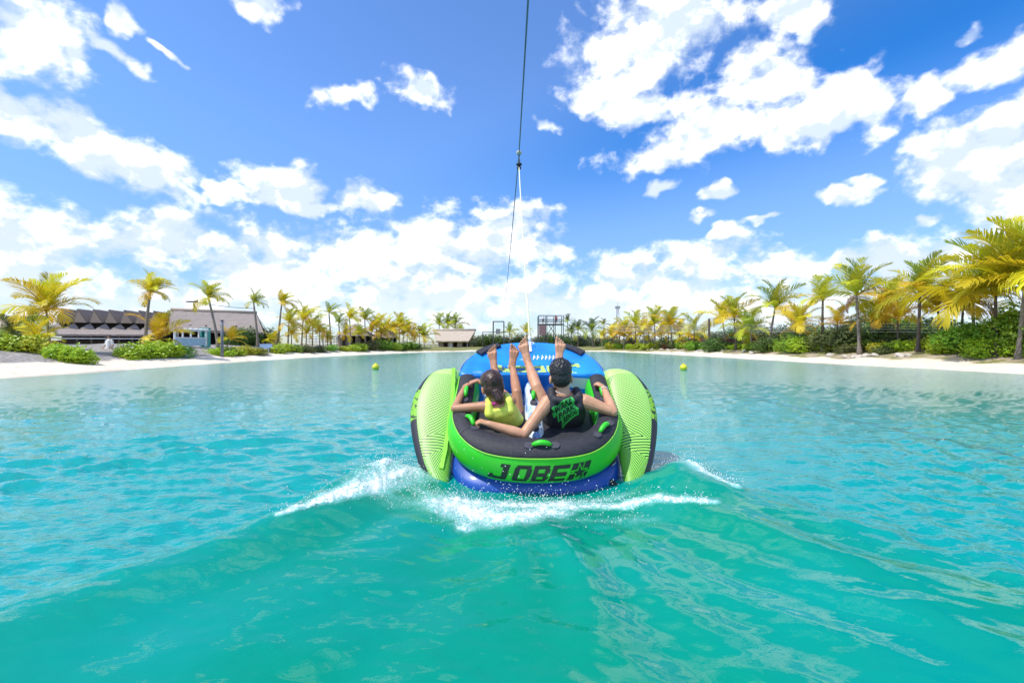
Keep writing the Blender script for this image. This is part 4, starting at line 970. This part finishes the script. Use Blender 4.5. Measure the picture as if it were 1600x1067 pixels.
LEAF_C = {'bright': ((.36,.54,.03),(.50,.60,.035)), 'fresh': ((.19,.38,.035),(.28,.46,.04)), 'deep': ((.08,.17,.03),(.13,.23,.045)), 'olive': ((.18,.21,.06),(.12,.15,.05)), 'gold': ((.62,.58,.04),(.48,.54,.04)), 'wine': ((.20,.04,.05),(.28,.08,.06)), 'hazy': ((.11,.15,.08),(.15,.18,.09))}
M_LF = {k: mat('leaf_' + k, a, b, scale=3., rough=.4, trans=.3, rnd=.3, spec=.45) for k, (a, b) in LEAF_C.items()}
M_TWIG = mat('twig', (.20,.15,.11), (.12,.09,.07), rough=.9)
def bush_mesh(seed, n, ls, dome=1.):
    """a mound of leaf rosettes on short branches, unit radius"""
    r = random.Random(seed); V = []; F = []
    lobes = [(r.uniform(-.55, .55), r.uniform(-.5, .5), r.uniform(.1, .5)*dome, r.uniform(.34, .55)) for _ in range(9)]
    for _ in range(n):
        lx, ly, lz, lr = r.choice(lobes); d = Vector((r.gauss(0, 1), r.gauss(0, 1), r.gauss(.35, .8))).normalized()
        c = Vector((lx, ly, lz)) + d*lr*r.uniform(.55, 1.05)
        if c.z < -.02: c.z = r.uniform(0, .1)
        for k in range(4):
            a = r.uniform(0, 6.283); v = (d*.6 + Vector((math.cos(a), math.sin(a), r.uniform(-.3, .5)))).normalized(); s = v.cross(d).normalized() if v.cross(d).length > .01 else v.orthogonal()
            L = ls*r.uniform(.7, 1.3); w = L*.27; q = len(V)
            V += [c, c + v*L*.55 + s*w, c + v*L, c + v*L*.55 - s*w]; F.append((q, q+1, q+2, q+3))
    return mesh('foliage', V, F)
BUSH = {(c, i): None for c in LEAF_C for i in range(3)}
for (c, i) in BUSH:
    me = bush_mesh(11 + i*5, 560, .13); me.materials.append(M_LF[c]); BUSH[(c, i)] = me
BIG = {}
for c in ('bright', 'fresh', 'deep', 'olive', 'hazy'):
    me = bush_mesh(77 + len(c), 1500, .075, 1.1); me.materials.append(M_LF[c]); BIG[c] = me
stem_mb = MB()
for k in range(6):
    a = 1.05*k; stem_mb.tube([(0, 0, -.15), (.15*math.cos(a), .15*math.sin(a), .2), (.45*math.cos(a), .4*math.sin(a), .55)], [.03, .022, .01], 5)
STEM = stem_mb.mesh('stems'); STEM.materials.append(M_TWIG)
SHRUBS = []
def shrub(px, Y, w, h, col, side, big=False):
    SHRUBS.append((px, Y, w, h, col, side, big))
rb = random.Random(21)
# left bank: mounds in front of the building, then along the shore
for px, Y, w, h, c in ((8,20.6,1.0,.72,'bright'),(32,20.8,1.0,.75,'bright'),(58,20.9,.95,.72,'gold'),(84,20.4,.9,.66,'bright'),(106,20.2,.95,.72,'bright'),(126,20.4,.7,.55,'bright'),
                       (-20,20.5,1.0,.8,'fresh'),(205,24,1.0,.62,'bright'),(228,24,1.1,.85,'bright'),(250,24.3,1.1,.78,'bright'),(274,24.4,1.0,.62,'fresh'),(222,25.4,.9,.6,'gold'),
                       (345,28.5,1.0,.5,'bright'),(362,29,1.0,.55,'bright'),(382,30,.95,.6,'gold'),(400,30.5,.8,.45,'gold'),(352,30,.8,.6,'deep'),
                       (432,33,1.0,.6,'bright'),(448,33.5,1.0,.6,'bright'),(464,33.4,.95,.6,'fresh'),(482,36,.9,.6,'olive'),(500,38,.9,.55,'olive'),(548,42,1.1,.6,'bright'),(560,42.5,1.0,.7,'bright'),
                       (580,45,1.1,.9,'olive'),(597,47,1.3,1.0,'fresh'),(610,48,1.3,.8,'bright'),(625,51,1.2,.9,'fresh'),(640,54,1.5,.9,'fresh'),(648,56,1.2,.8,'deep'),(535,42,.8,.5,'gold'),(515,40,.9,.5,'fresh')):
    Yn = Y if px < 200 else shore_Y(px, 2.9, Y); shrub(px, Yn, w*Yn/Y, h*Yn/Y, c, 'left')
for px, Y, w, h, c in ((20,27,1.2,1.0,'olive'),(0,26,1.3,1.0,'hazy'),(40,28,1.2,.8,'deep'),(385,42,1.6,1.5,'deep'),(414,45,1.8,1.6,'hazy'),(368,40,1.3,1.4,'deep')):
    shrub(px, Y, w, h, c, 'left', True)
# right bank
x = 955
while x < 1640:
    Y0 = np.interp(x, [940,1000,1100,1200,1300,1400,1600,1700], [78,64,46.5,36.2,30,26.4,21.2,19.5])
    dd = rb.uniform(.6, 2.2); w = rb.uniform(.75, 1.15)*(1.5 if x < 1100 else 1)
    Y0 = shore_Y(x, 3.4, Y0)
    shrub(x, Y0 + dd, w, rb.uniform(.45, .75)*(1.7 if x < 1100 else 1), rb.choice(['bright','bright','fresh','gold','fresh','olive','bright']), 'right')
    if rb.random() < .55: shrub(x + rb.uniform(-8, 8), Y0 + dd + 1.8, w*1.2, rb.uniform(.7, 1.1), rb.choice(['deep','fresh','olive','wine' if x < 1250 else 'deep']), 'right')
    x += rb.uniform(13, 20) * (.8 if x < 1150 else 1)
for px, Y, w, h, c in (((1500,23.6,1.5,1.5,'fresh'),(1535,23.2,1.6,1.6,'bright'),(1570,22.4,1.6,1.9,'fresh'),(1600,21.8,1.6,2.0,'bright'),(1630,21,1.6,2.0,'fresh'),(1480,24.6,1.3,1.1,'bright'),(1555,22.0,1.2,1.2,'bright'),
                       (1250,35,1.8,1.2,'fresh'),(1290,33,1.7,1.5,'olive'),(1320,32,1.6,1.5,'olive'),(1380,30,1.7,1.5,'deep'),(1400,29,1.4,1.1,'olive'),(1268,34,1.6,1.4,'bright'),(1120,46,1.8,1.3,'deep'),(1200,39,1.6,1.2,'deep'))
        + tuple((px, shore_Y(px, 9 + (px*7 % 5), 22), 2.3, 1.5 + (px % 7)*.12, ('olive','hazy','deep','fresh')[k % 4]) for k, px in enumerate(range(985, 1480, 27)))):
    shrub(px, Y, w, h, c, 'right', True)
# low hazy trees closing the far end
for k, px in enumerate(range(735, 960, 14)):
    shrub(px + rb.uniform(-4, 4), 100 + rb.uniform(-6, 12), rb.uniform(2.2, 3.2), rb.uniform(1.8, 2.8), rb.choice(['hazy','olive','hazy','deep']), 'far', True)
CN = {'bright':'bright green','fresh':'mid green','deep':'dark green','olive':'olive green','gold':'yellow-green','wine':'wine red','hazy':'grey-green'}
for side, nm in (('left','left bank'),('right','right bank'),('far','far shore')):
    lst = sorted([s for s in SHRUBS if s[5] == side], key=lambda s: s[0])
    cnt = {}
    tot = {}
    for s in lst: tot[s[4]] = tot.get(s[4], 0) + 1
    for s in lst:
        px, Y, w, h, c, _, big = s; cnt[c] = cnt.get(c, 0) + 1
        X = (px-800)/FOC*Y; z = gz(X, Y)
        which = 'the only one' if tot[c] == 1 else f'{ORD[cnt[c]-1]} from left'
        t = thing('leafy_shrub', (X, Y, z - .05), f'{CN[c]} leafy shrub on the {nm}, {which} of the {CN[c]} ones', 'shrub', f'shrubs on the {nm}')
        me = BIG[c if c in BIG else 'deep'] if big else BUSH[(c, rb.randint(0, 2))]
        for nme, m_ in (('foliage', me), ('stems', STEM)):
            o = bpy.data.objects.new(nme, m_); COL.objects.link(o); o.parent = t
            o.scale = (w, w*.9, h*1.15); o.rotation_euler = (0, 0, rb.uniform(0, 6.28))
# stones at the foot of the right bank
M_ROCK = mat('limestone', (.60,.55,.48), (.42,.38,.33), scale=4, rough=.9, bump=.7, bscale=10)
def rock_mesh(seed):
    bm = bmesh.new(); bmesh.ops.create_icosphere(bm, subdivisions=2, radius=1)
    for v in bm.verts: v.co *= 1 + .35*mnoise.noise(v.co*1.3 + Vector((seed*3.1, 0, 0))); v.co.z *= .6
    me = bpy.data.meshes.new('rock'); bm.to_mesh(me); bm.free(); me.materials.append(M_ROCK); return me
ROCKS = [rock_mesh(i) for i in range(4)]
spots = sorted(rb.choice([rb.uniform(1095, 1180), rb.uniform(1010, 1110), rb.uniform(1290, 1420)]) for _ in range(34))
for k, px in enumerate(spots):
    Y = shore_Y(px, rb.uniform(2.6, 3.3), 20)
    X = (px-800)/FOC*Y; o = bpy.data.objects.new('bank_stone', ROCKS[k % 4]); COL.objects.link(o); s = rb.uniform(.10, .26)
    o.scale = (s*1.3, s, s); o.rotation_euler = (rb.uniform(-.4, .4), rb.uniform(-.4, .4), rb.uniform(0, 6)); o.location = (X, Y, gz(X, Y) + s*.2)
    tag(o, f'small pale limestone at the foot of the right bank shrubs, {ORD[k]} from the left', 'stone', 'stones along the right bank')
# ------------------------------------------------------------------ thatched buildings
M_THATCH = mat('grey_thatch', (.36,.305,.27), (.24,.20,.175), scale=7, rough=.95, bump=1., bscale=22, stretch=(3,3,.6)); M_THATCH2 = mat('tan_thatch', (.56,.47,.37), (.42,.34,.26), scale=7, rough=.95, bump=1., bscale=22, stretch=(3,3,.6))
M_WOVEN = mat('woven_gable', (.50,.41,.33), (.38,.31,.25), scale=20, rough=.9, bump=.5); M_POST = mat('timber_post', (.16,.12,.09), (.10,.075,.06), rough=.9); M_DARK = mat('dark_interior_shadow', (.035,.03,.03), (.05,.04,.035), rough=.9)  # the near-black of the interiors also paints the gable shadow
M_WPAINT = mat('white_paint', (.78,.79,.80), (.70,.71,.72), scale=9, rough=.6); M_TEAL = mat('teal_paint', (.10,.46,.42), (.08,.40,.37), rough=.6); M_STEEL = mat('dark_steel', (.05,.055,.065), (.08,.08,.09), rough=.5); M_BRICKR = mat('maroon_panel', (.24,.15,.16), (.2,.12,.13), rough=.8)  # maroon lightened and greyed to paint in distance haze
def frame(A, B):
    """local axes of a building front: u along A to B, v out towards the lake, z up"""
    u = (B - A).normalized(); v = Vector((u.y, -u.x, 0)); return Matrix((u, v, Vector((0, 0, 1)))).transposed().to_4x4(), (B-A).length
def slab(mb, pts, th):
    """a thick sheet over a 3D polygon"""
    pts = [Vector(p) for p in pts]; n = (pts[1]-pts[0]).cross(pts[2]-pts[0]).normalized()
    if n.z < 0: n = -n
    k = len(pts); V = [p for p in pts] + [p - n*th for p in pts]
    mb.add(V, [tuple(range(k)), tuple(reversed(range(k, 2*k)))] + [((i+1) % k, i, k+i, k+(i+1) % k) for i in range(k)])
    return mb
def rough_thatch(o, s=.05, cuts=6):
    """break up a thatch sheet: subdivide, jitter, fray the lower edges"""
    bm = bmesh.new(); bm.from_mesh(o.data); bmesh.ops.triangulate(bm, faces=bm.faces)
    for _ in range(cuts):
        es = [e for e in bm.edges if e.calc_length() > .45]
        if not es: break
        bmesh.ops.subdivide_edges(bm, edges=es, cuts=1); bmesh.ops.triangulate(bm, faces=bm.faces)
    for v in bm.verts: v.co += Vector((0, 0, 1))*s*(mnoise.noise(v.co*2.1) + .6*mnoise.noise(v.co*6.3))
    bm.to_mesh(o.data); bm.free(); return o
A0 = P(84, HOR, 37.); B0 = P(252, HOR, 40.); A0.z = B0.z = 0
def long_house():
    M, L = frame(A0, B0); zg = gz(A0.x, A0.y)
    t = thing('thatched_pavilion', (A0.x, A0.y, zg - .1), 'long grey thatched pavilion with a zigzag row of gables behind the left beach', 'building')
    t.matrix_world = Matrix.Translation((A0.x, A0.y, zg-.1)) @ M
    z = lambda py: CAM_H - (py-HOR)/FOC*38.5 - zg + .1
    zr, zv, ze, zl = z(484), z(504), z(503), z(523)
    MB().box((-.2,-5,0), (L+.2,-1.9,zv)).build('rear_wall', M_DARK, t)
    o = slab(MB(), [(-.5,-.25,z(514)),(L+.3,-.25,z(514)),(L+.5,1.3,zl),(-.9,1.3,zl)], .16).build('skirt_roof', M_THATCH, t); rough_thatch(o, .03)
    MB().box((-.3,-1.5,z(525)), (L,-1.3,z(502))).build('painted_shadow_band', M_DARK, t)  # dark panel painting in the shadow below the gables
    n = 7; w = L/n
    for i in range(n):
        u0, u1 = i*w, (i+1)*w; um = (u0+u1)/2
        o = slab(MB(), [(u0,-.5,zv+.05),(um,.05,zr),(um,-6,zr+.1),(u0,-6,zv+.05)], .12).build('gable_roof', M_THATCH, t); rough_thatch(o, .015)
        o = slab(MB(), [(um+.01,.05,zr+.02),(u1,-.5,zv+.05),(u1,-6,zv+.05),(um+.01,-6,zr+.12)], .12).build('gable_roof', M_THATCH, t); rough_thatch(o, .015)
        MB().add([(u0+.10,-.44,zv-.02),(u1-.10,-.44,zv-.02),(um,.02,zr-.15)], [(0,1,2)]).build('gable_panel', M_WOVEN, t)
        slab(MB(), [(u0-w*.46,-.235,z(513.5)),(u0+w*.46,-.235,z(513.5)),(u0,-.75,z(504.5))], .1).build('skirt_point', M_THATCH, t)  # thatch points cut the painted shadow into a zigzag
    for i in range(9):
        u = L*i/8; MB().box((u-.06,.85,0), (u+.06,.97,zl+.1)).build('post', M_POST, t)
    rl = MB(); rl.box((-.2,1.02,z(530)), (L*.98,1.07,z(528.5))).build('white_rail', M_WPAINT, t)
    MB().box((-.2,-.3,0), (L,-.2,z(532))).build('counter_wall', M_POST, t)
    # second block: long ridge going on to the right
    A1, B1 = L+.1, L+.1+6.9
    zr2, ze2 = z(478), z(512)
    o = slab(MB(), [(A1,-3.2,zr2),(B1,-3.6,zr2-.1),(B1+1.0,.9,ze2-.35),(A1+.4,.5,ze2)], .25).build('main_roof', M_THATCH, t); rough_thatch(o, .05)
    o = slab(MB(), [(B1,-3.6,zr2-.1),(A1,-3.2,zr2),(A1,-8,ze2),(B1+.6,-8,ze2)], .25).build('main_roof', M_THATCH, t); rough_thatch(o, .05)
    MB().tube([(A1-.1,-3.2,zr2+.05),((A1+B1)/2,-3.4,zr2),(B1+.1,-3.6,zr2-.05)], .16, 8).build('ridge_roll', M_WOVEN, t, True)
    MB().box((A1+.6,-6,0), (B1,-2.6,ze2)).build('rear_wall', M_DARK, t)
    for i in range(6):
        u = A1+.8+(B1-A1-1)*i/5; MB().box((u-.07,-.3,0), (u+.07,-.16,ze2+.35)).build('post', M_POST, t)
long_house()
def thatch_hut(name, px, Y, wpx, top, eave, base, label, mt=M_THATCH2, rz=0., cone=False):
    C = P(px, HOR, Y); zg = gz(C.x, Y); w = wpx/FOC*Y; t = thing(name, (C.x, Y, zg), label, 'building', None, rz)
    z = lambda py: CAM_H - (py-HOR)/FOC*Y - zg
    zt, ze = z(top), z(eave); d = w*.36
    if cone:
        mb = MB(); N = 20; V = [(0,0,zt)] + [(w/2*math.cos(6.283*k/N), w/2*math.sin(6.283*k/N), ze) for k in range(N)]
        mb.add(V, [(0,1+k,1+(k+1) % N) for k in range(N)] + [tuple(reversed(range(1, N+1)))]); o = mb.build('roof', mt, t); rough_thatch(o, .06)
    else:
        r = w*.5
        for sg in (-1, 1):
            o = slab(MB(), [(-r,0,zt),(r,0,zt),(r*.74,sg*d,ze),(-r*.74,sg*d,ze)], .3).build('roof', mt, t); rough_thatch(o, .07)
        for sg in (-1, 1):
            MB().add([(sg*r*.96,0,zt-.15),(sg*r*.72,d*.95,ze),(sg*r*.72,-d*.95,ze)], [(0,1,2)]).build('gable_panel', M_WOVEN, t)
        MB().tube([(-r-.1,0,zt+.05),(r+.1,0,zt+.05)], .22, 8).build('ridge_roll', M_WOVEN, t, True)
    q = w*.33
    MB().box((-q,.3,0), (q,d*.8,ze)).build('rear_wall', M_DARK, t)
    for k in range(7):
        u = -q + 2*q*k/6; MB().box((u-.09,-d*.72,0), (u+.09,-d*.72+.18,ze+.1)).build('post', M_POST if k % 2 else M_WOVEN, t)
    for k in range(0, 6, 2):
        u = -q + 2*q*k/6; MB().box((u+.1,-d*.66,0), (u+q*.3,-d*.6,ze*.85)).build('wall_panel', M_WPAINT if k == 2 else M_WOVEN, t)
    return t
thatch_hut('thatched_hut', 710, 88, 66, 516, 533, 543, 'tan thatched hut with open front on the grassy far shore')
thatch_hut('thatched_umbrella_hut', 555, 60, 62, 505, 525, 540, 'round grey thatched roof half hidden behind the left bank palms', M_THATCH, cone=True)
thatch_hut('thatched_umbrella_hut', 600, 66, 50, 510, 528, 540, 'round brown thatched roof behind the orange palms on the left', M_WOVEN, cone=True)
thatch_hut('thatched_hut', -20, 40, 130, 498, 522, 540, 'low thatched roof at the left edge behind the dark palms', M_THATCH2)
def white_pergola():
    A, B = P(272, HOR, 33), P(322, HOR, 35); M, L = frame(A, B); zg = gz(A.x, A.y); t = thing('white_pergola', (A.x, A.y, zg), 'white open pergola with blue railing beside the thatched pavilion', 'pergola')
    t.matrix_world = Matrix.Translation((A.x, A.y, zg)) @ M
    z = lambda py: CAM_H - (py-HOR)/FOC*34 - zg
    for k in range(5): u = L*k/4; MB().box((u-.04,0,0), (u+.04,.08,z(517))).build('post', M_WPAINT, t)
    for k in range(3): u = L*k/2; MB().box((u-.04,-2,0), (u+.04,-1.92,z(517))).build('post', M_WPAINT, t)
    for v in (-2.0, .0): MB().box((-.2,v-.02,z(517)+.002), (L+.2,v+.10,z(514.5))).build('beam', M_WPAINT, t)
    for k in range(7): u = L*k/6; MB().box((u-.03,-2.2,z(514.5)+.003), (u+.03,.3,z(513))).build('rafter', M_WPAINT, t)
    MB().box((0,.09,z(540)), (L*.96,.13,z(529))).build('railing_panel', mat('pale_blue', (.45,.66,.78), rough=.5), t); MB().box((0,.085,z(529)+.004), (L,.15,z(527))).build('hand_rail', M_WPAINT, t)
white_pergola()
def booth():
    C = P(321, HOR, 35.5); zg = gz(C.x, C.y); t = thing('teal_booth', (C.x, C.y, zg), 'small teal doorway booth at the end of the white pergola', 'booth')
    h = CAM_H + (HOR-513)/FOC*34.2 - zg; s = .16
    for a in (-s, s): MB().box((a-.04,-.3,0), (a+.04,.3,h)).build('side_panel', M_TEAL, t)
    MB().box((-s-.08,-.34,h+.003), (s+.08,.34,h+.09)).build('roof', M_TEAL, t); MB().box((-s+.05,.26,0), (s-.05,.3,h-.01)).build('back_panel', M_DARK, t)
booth()
def jetty():
    C = P(413, HOR, 39); zg = gz(C.x, C.y); t = thing('blue_bench', (C.x, C.y, zg), 'low blue grey bench on the sand between the left shrubs', 'bench')
    MB().box((-.55,-.3,.22), (.55,.3,.30)).build('seat', mat('blue_slat', (.30,.42,.58), rough=.6), t); MB().box((-.55,.26,.304), (.55,.3,.62)).build('backrest', MATS['blue_slat'], t)
    for a in (-.45, .45): MB().box((a-.04,-.22,-.1), (a+.04,.22,.218)).build('leg', M_WPAINT, t)
jetty()
def white_fence(pa, Ya, pb, Yb, n, label):
    A, B = P(pa, HOR, Ya), P(pb, HOR, Yb); za = gz(A.x, A.y); M, L = frame(A, B); t = thing('white_fence', (A.x, A.y, za), label, 'fence'); t.matrix_world = Matrix.Translation((A.x, A.y, za)) @ M
    for k in range(n): u = L*k/(n-1); MB().box((u-.05,-.05,-.1), (u+.05,.05,1.0)).build('post', M_WPAINT, t)
    for h in (.35, .65, .95): MB().box((0,.055,h-.04), (L,.085,h+.04)).build('rail', M_WPAINT, t)
white_fence(478, 53, 530, 60, 12, 'white rail fence behind the palms on the left bank'); white_fence(640, 80, 690, 92, 8, 'white rail fence left of the hut on the far shore')
# ------------------------------------------------------------------ masts, platforms, wires, buoys
def scaffold():
    Y = 92; C = P(860, HOR, Y); zg = gz(C.x, Y); t = thing('scaffold_tower', (C.x, Y, zg), 'dark steel viewing platform with railing on the far shore', 'tower')
    z = lambda py: CAM_H - (py-HOR)/FOC*Y - zg; w = 19/FOC*Y; d = 1.6
    for a in (-w, -w/3, w/3, w):
        for b in (-d, d): MB().box((a-.07,b-.07,0), (a+.07,b+.07,z(494))).build('upright', M_STEEL, t)
    MB().box((-w-.1,-d-.1,z(508)), (w+.1,d+.1,z(506.5))).build('deck', M_STEEL, t)
    for py in (494, 500, 503):
        for b in (-d, d): MB().box((-w,b-.05,z(py)+.002), (w,b+.05,z(py)+.10)).build('rail', M_STEEL, t)
    MB().box((-w+.1,-d-.16,z(524)), (-w*.45,-d-.1,z(508.5))).build('maroon_panel', M_BRICKR, t)
    for a in (-1, 1): MB().tube([(a*w,-d,0), (-a*w*.2,-d,z(508))], .07, 6).build('brace', M_STEEL, t)
    return C, zg + z(506.5)
SCF, SCZ = scaffold()
def small_person(p, label, top, low, hold=False, sit=False):
    t = thing('person', p, label, 'person', 'people on the shore'); mb = MB(); k = 1.7/1.75
    hz = .45 if sit else .92
    if sit: limb(mb, [(-.09,0,.42),(-.1,-.42,.45),(-.1,-.44,.06)], [.09,.07,.05]); limb(mb, [(.09,0,.42),(.1,-.42,.45),(.1,-.44,.06)], [.09,.07,.05])
    else: limb(mb, [(-.09,0,.92),(-.11,0,.48),(-.12,.02,.06),(-.12,-.12,.03)], [.095,.065,.045,.035]); limb(mb, [(.09,0,.92),(.11,-.03,.48),(.12,.0,.06),(.12,-.14,.03)], [.095,.065,.045,.035])
    limb(mb, [(0,0,hz),(0,0,hz+.28),(0,0,hz+.48)], [.15,.145,.12]); limb(mb, [(0,0,hz+.5),(0,0,hz+.62)], [.06,.055]); mb.ball((0,-.01,hz+.73), (.085,.1,.12))
    for e in (-1, 1): limb(mb, [(e*.17,0,hz+.48),(e*.24,-.02,hz+.22),(e*.2,-.2,hz+.10)], [.055,.042,.032]); mb.ball((e*.2,-.24,hz+.1), .04)
    link('body', remesh(mb, .03, 2), mat('far_skin', (.42,.24,.15), rough=.6), t, True)
    s = MB(); limb(s, [(0,0,hz+.05),(0,0,hz+.28),(0,0,hz+.50)], [.175,.17,.15])
    for e in (-1, 1): limb(s, [(e*.15,0,hz+.5),(e*.22,-.01,hz+.3)], [.075,.065])
    link('shirt', remesh(s, .03, 2), top, t, True)
    if low:
        s = MB()
        for e in (-1, 1): limb(s, [(e*.09,0,hz),(e*.105,(-.2 if sit else 0),(hz if sit else .62))], [.115,.085])
        link('shorts', remesh(s, .03, 2), low, t, True)
    h = MB(); h.ball((0,.01,hz+.78), (.095,.11,.09)); h.build('hair', mat('far_hair', (.03,.02,.018), rough=.6), t, True)
    return t
M_SHIRTW = mat('white_shirt', (.8,.8,.8), rough=.8); M_SHIRTR = mat('red_shirt', (.42,.10,.08), rough=.8); M_SHORTN = mat('navy_shorts', (.05,.06,.12), rough=.8)
small_person(Vector((SCF.x-1.5, 91.6, SCZ)), 'person in a white shirt on the left of the viewing platform', M_SHIRTW, M_SHORTN); small_person(Vector((SCF.x+1.2, 92.2, SCZ)), 'person in a red shirt on the right of the viewing platform', M_SHIRTR, M_SHORTN)
q = P(171, HOR, 27.5); small_person(Vector((q.x, q.y, gz(q.x, q.y)-.5)), 'person in white sitting on the left beach before the pavilion', M_SHIRTW, M_SHIRTW, sit=True)
def goal_frame():
    Y = 92; C = P(779, HOR, Y); zg = gz(C.x, Y); t = thing('steel_gantry', (C.x, Y, zg), 'dark rectangular steel gantry on the far shore left of the rope', 'gantry')
    z = lambda py: CAM_H - (py-HOR)/FOC*Y - zg; w = 8.3/FOC*Y
    for a in (-w, w):
        for b in (-.6, .6): MB().box((a-.1,b-.1,0), (a+.1,b+.1,z(503))).build('upright', M_STEEL, t)
    for b in (-.6, .6): MB().box((-w-.1,b-.11,z(503)+.003), (w+.1,b+.11,z(502))).build('top_beam', M_STEEL, t)
    MB().box((-w-2.2,-.16,z(519.5)), (w+.4,.16,z(518.5))).build('cross_beam', M_STEEL, t); MB().box((-.5,-.35,z(522)), (.35,.35,z(514))).build('winch_housing', mat('grey_metal', (.25,.26,.28), rough=.5), t)
    MB().box((-w-2.2,-.1,0), (-w-2.05,.1,z(518.4))).build('upright', M_STEEL, t)
goal_frame()
def radio_mast():
    Y = 160; C = P(965, HOR, Y); t = thing('radio_mast', (C.x, Y, .5), 'thin lattice radio mast far behind the right bank palms', 'mast'); h = 1.15 + (HOR-478)/FOC*Y - .5
    for k in range(3):
        a = 2.094*k; MB().tube([(.9*math.cos(a), .9*math.sin(a), 0), (.35*math.cos(a), .35*math.sin(a), h)], .10, 5).build('leg', mat('mast_grey', (.35,.37,.42), rough=.6), t)
    for i in range(14):
        z0 = h*i/14; z1 = h*(i+1)/14; r0 = .9-.55*i/14; r1 = .9-.55*(i+1)/14
        a = 2.094*(i % 3); b = 2.094*((i+1) % 3); MB().tube([(r0*math.cos(a), r0*math.sin(a), z0), (r1*math.cos(b), r1*math.sin(b), z1)], .06, 4).build('brace', MATS['mast_grey'], t)
    MB().box((-.8,-.5,h*.93), (.8,.5,h*.99)).build('antenna_cluster', MATS['mast_grey'], t); MB().tube([(0,0,h), (0,0,h+1.3)], .06, 4).build('rod', MATS['mast_grey'], t)
radio_mast()
def cable_pulley():
    Y = 52; C = P(300, HOR, Y); zg = gz(C.x, Y); t = thing('cable_mast', (C.x, Y, zg), 'dark cable pulley on its mast above the ridge of the left pavilion', 'mast')
    z = lambda py: CAM_H - (py-HOR)/FOC*Y - zg
    MB().tube([(-.4,2,0), (0,.3,z(473))], [.14,.09], 8).build('mast_pole', M_STEEL, t)
    mb = MB(); N = 28; r = .58
    mb.tube([(r*math.cos(6.283*k/N), .75*r*math.sin(6.283*k/N), z(471.5)) for k in range(N+1)], .06, 6, False).build('pulley_rim', M_STEEL, t)
    for k in range(3): a = 2.094*k; MB().tube([(0,0,z(471.5)), (r*math.cos(a), .75*r*math.sin(a), z(471.5))], .035, 5).build('spoke', M_STEEL, t)
    MB().tube([(.1,0,z(471.5)), (.6,0,z(469)), (.72,0,z(474))], .05, 6).build('arm', M_STEEL, t)
cable_pulley()
for k, (a, b, la) in enumerate(((P(308, 472, 52), P(396, 482, 60), 'thin dark cable running right from the pulley on the left'), (P(396, 482, 60), P(421, 522, 64), 'thin dark guy cable slanting down behind the left palms'))):
    tag(MB().tube(sagline(a, b, .15, 10), .035, 5).build('cable', M_CABLE, None, True), la, 'cable')
def plain_post(name, px, Y, top, r, label, m):
    C = P(px, HOR, Y); zg = gz(C.x, Y); h = CAM_H - (top-HOR)/FOC*Y - zg; t = thing(name, (C.x, Y, zg), label, 'post')
    MB().tube([(0,0,-.2), (0,0,h)], [r, r*.85], 10).build('shaft', m, t, True); MB().tube([(0,0,h), (0,0,h+.05)], [r*1.2, r*1.1], 10).build('cap', m, t, True)
plain_post('steel_post', 347, 31, 501, .10, 'plain dark grey post beside the leaning palm on the left bank', mat('slate_post', (.17,.18,.21), rough=.7))
plain_post('fence_post', 1108, 47, 499, .12, 'dark post by the right shore that carries the wires', M_TRUNK2)
for i, (yl, yr, nm) in enumerate(((509, 503, 'topmost'), (512, 508, 'second'), (514.5, 513, 'third'), (517, 518, 'lowest'))):
    a, m_, b = P(958, yl, 60), P(1108, (yl*.75+yr*.25), 46.9), P(1640, yr, 21.4)
    tag(MB().tube(sagline(a, m_, .06, 8) + sagline(m_, b, .05, 16)[1:], .014, 5).build('wire', mat('bright_wire', (.62,.66,.68), rough=.35), None, True), f'{nm} of four thin bright wires strung along the right bank', 'wire', 'wires along the right bank')
M_BUOY = mat('yellow_buoy', (.72,.70,.03), (.62,.62,.03), scale=8, rough=.35)
for px, py, Y, la in ((587, 574, 21.0, 'round yellow buoy floating left of the tube'), (1068, 575, 20.5, 'round yellow buoy floating right of the tube')):
    C = P(px, py, Y); t = thing('buoy', (C.x, Y, .0), la, 'buoy', 'yellow buoys'); b = MB(); b.ball((0,0,.10), (.16,.16,.165), 18, 12).build('float', M_BUOY, t, True)
    MB().tube([(.162*math.cos(6.283*k/24), .162*math.sin(6.283*k/24), .10) for k in range(25)], .008, 5, False).build('seam', M_BUOY, t, True); MB().tube([(0,0,.255), (0,0,.30)], [.035,.028], 8).build('cap', M_BUOY, t, True)
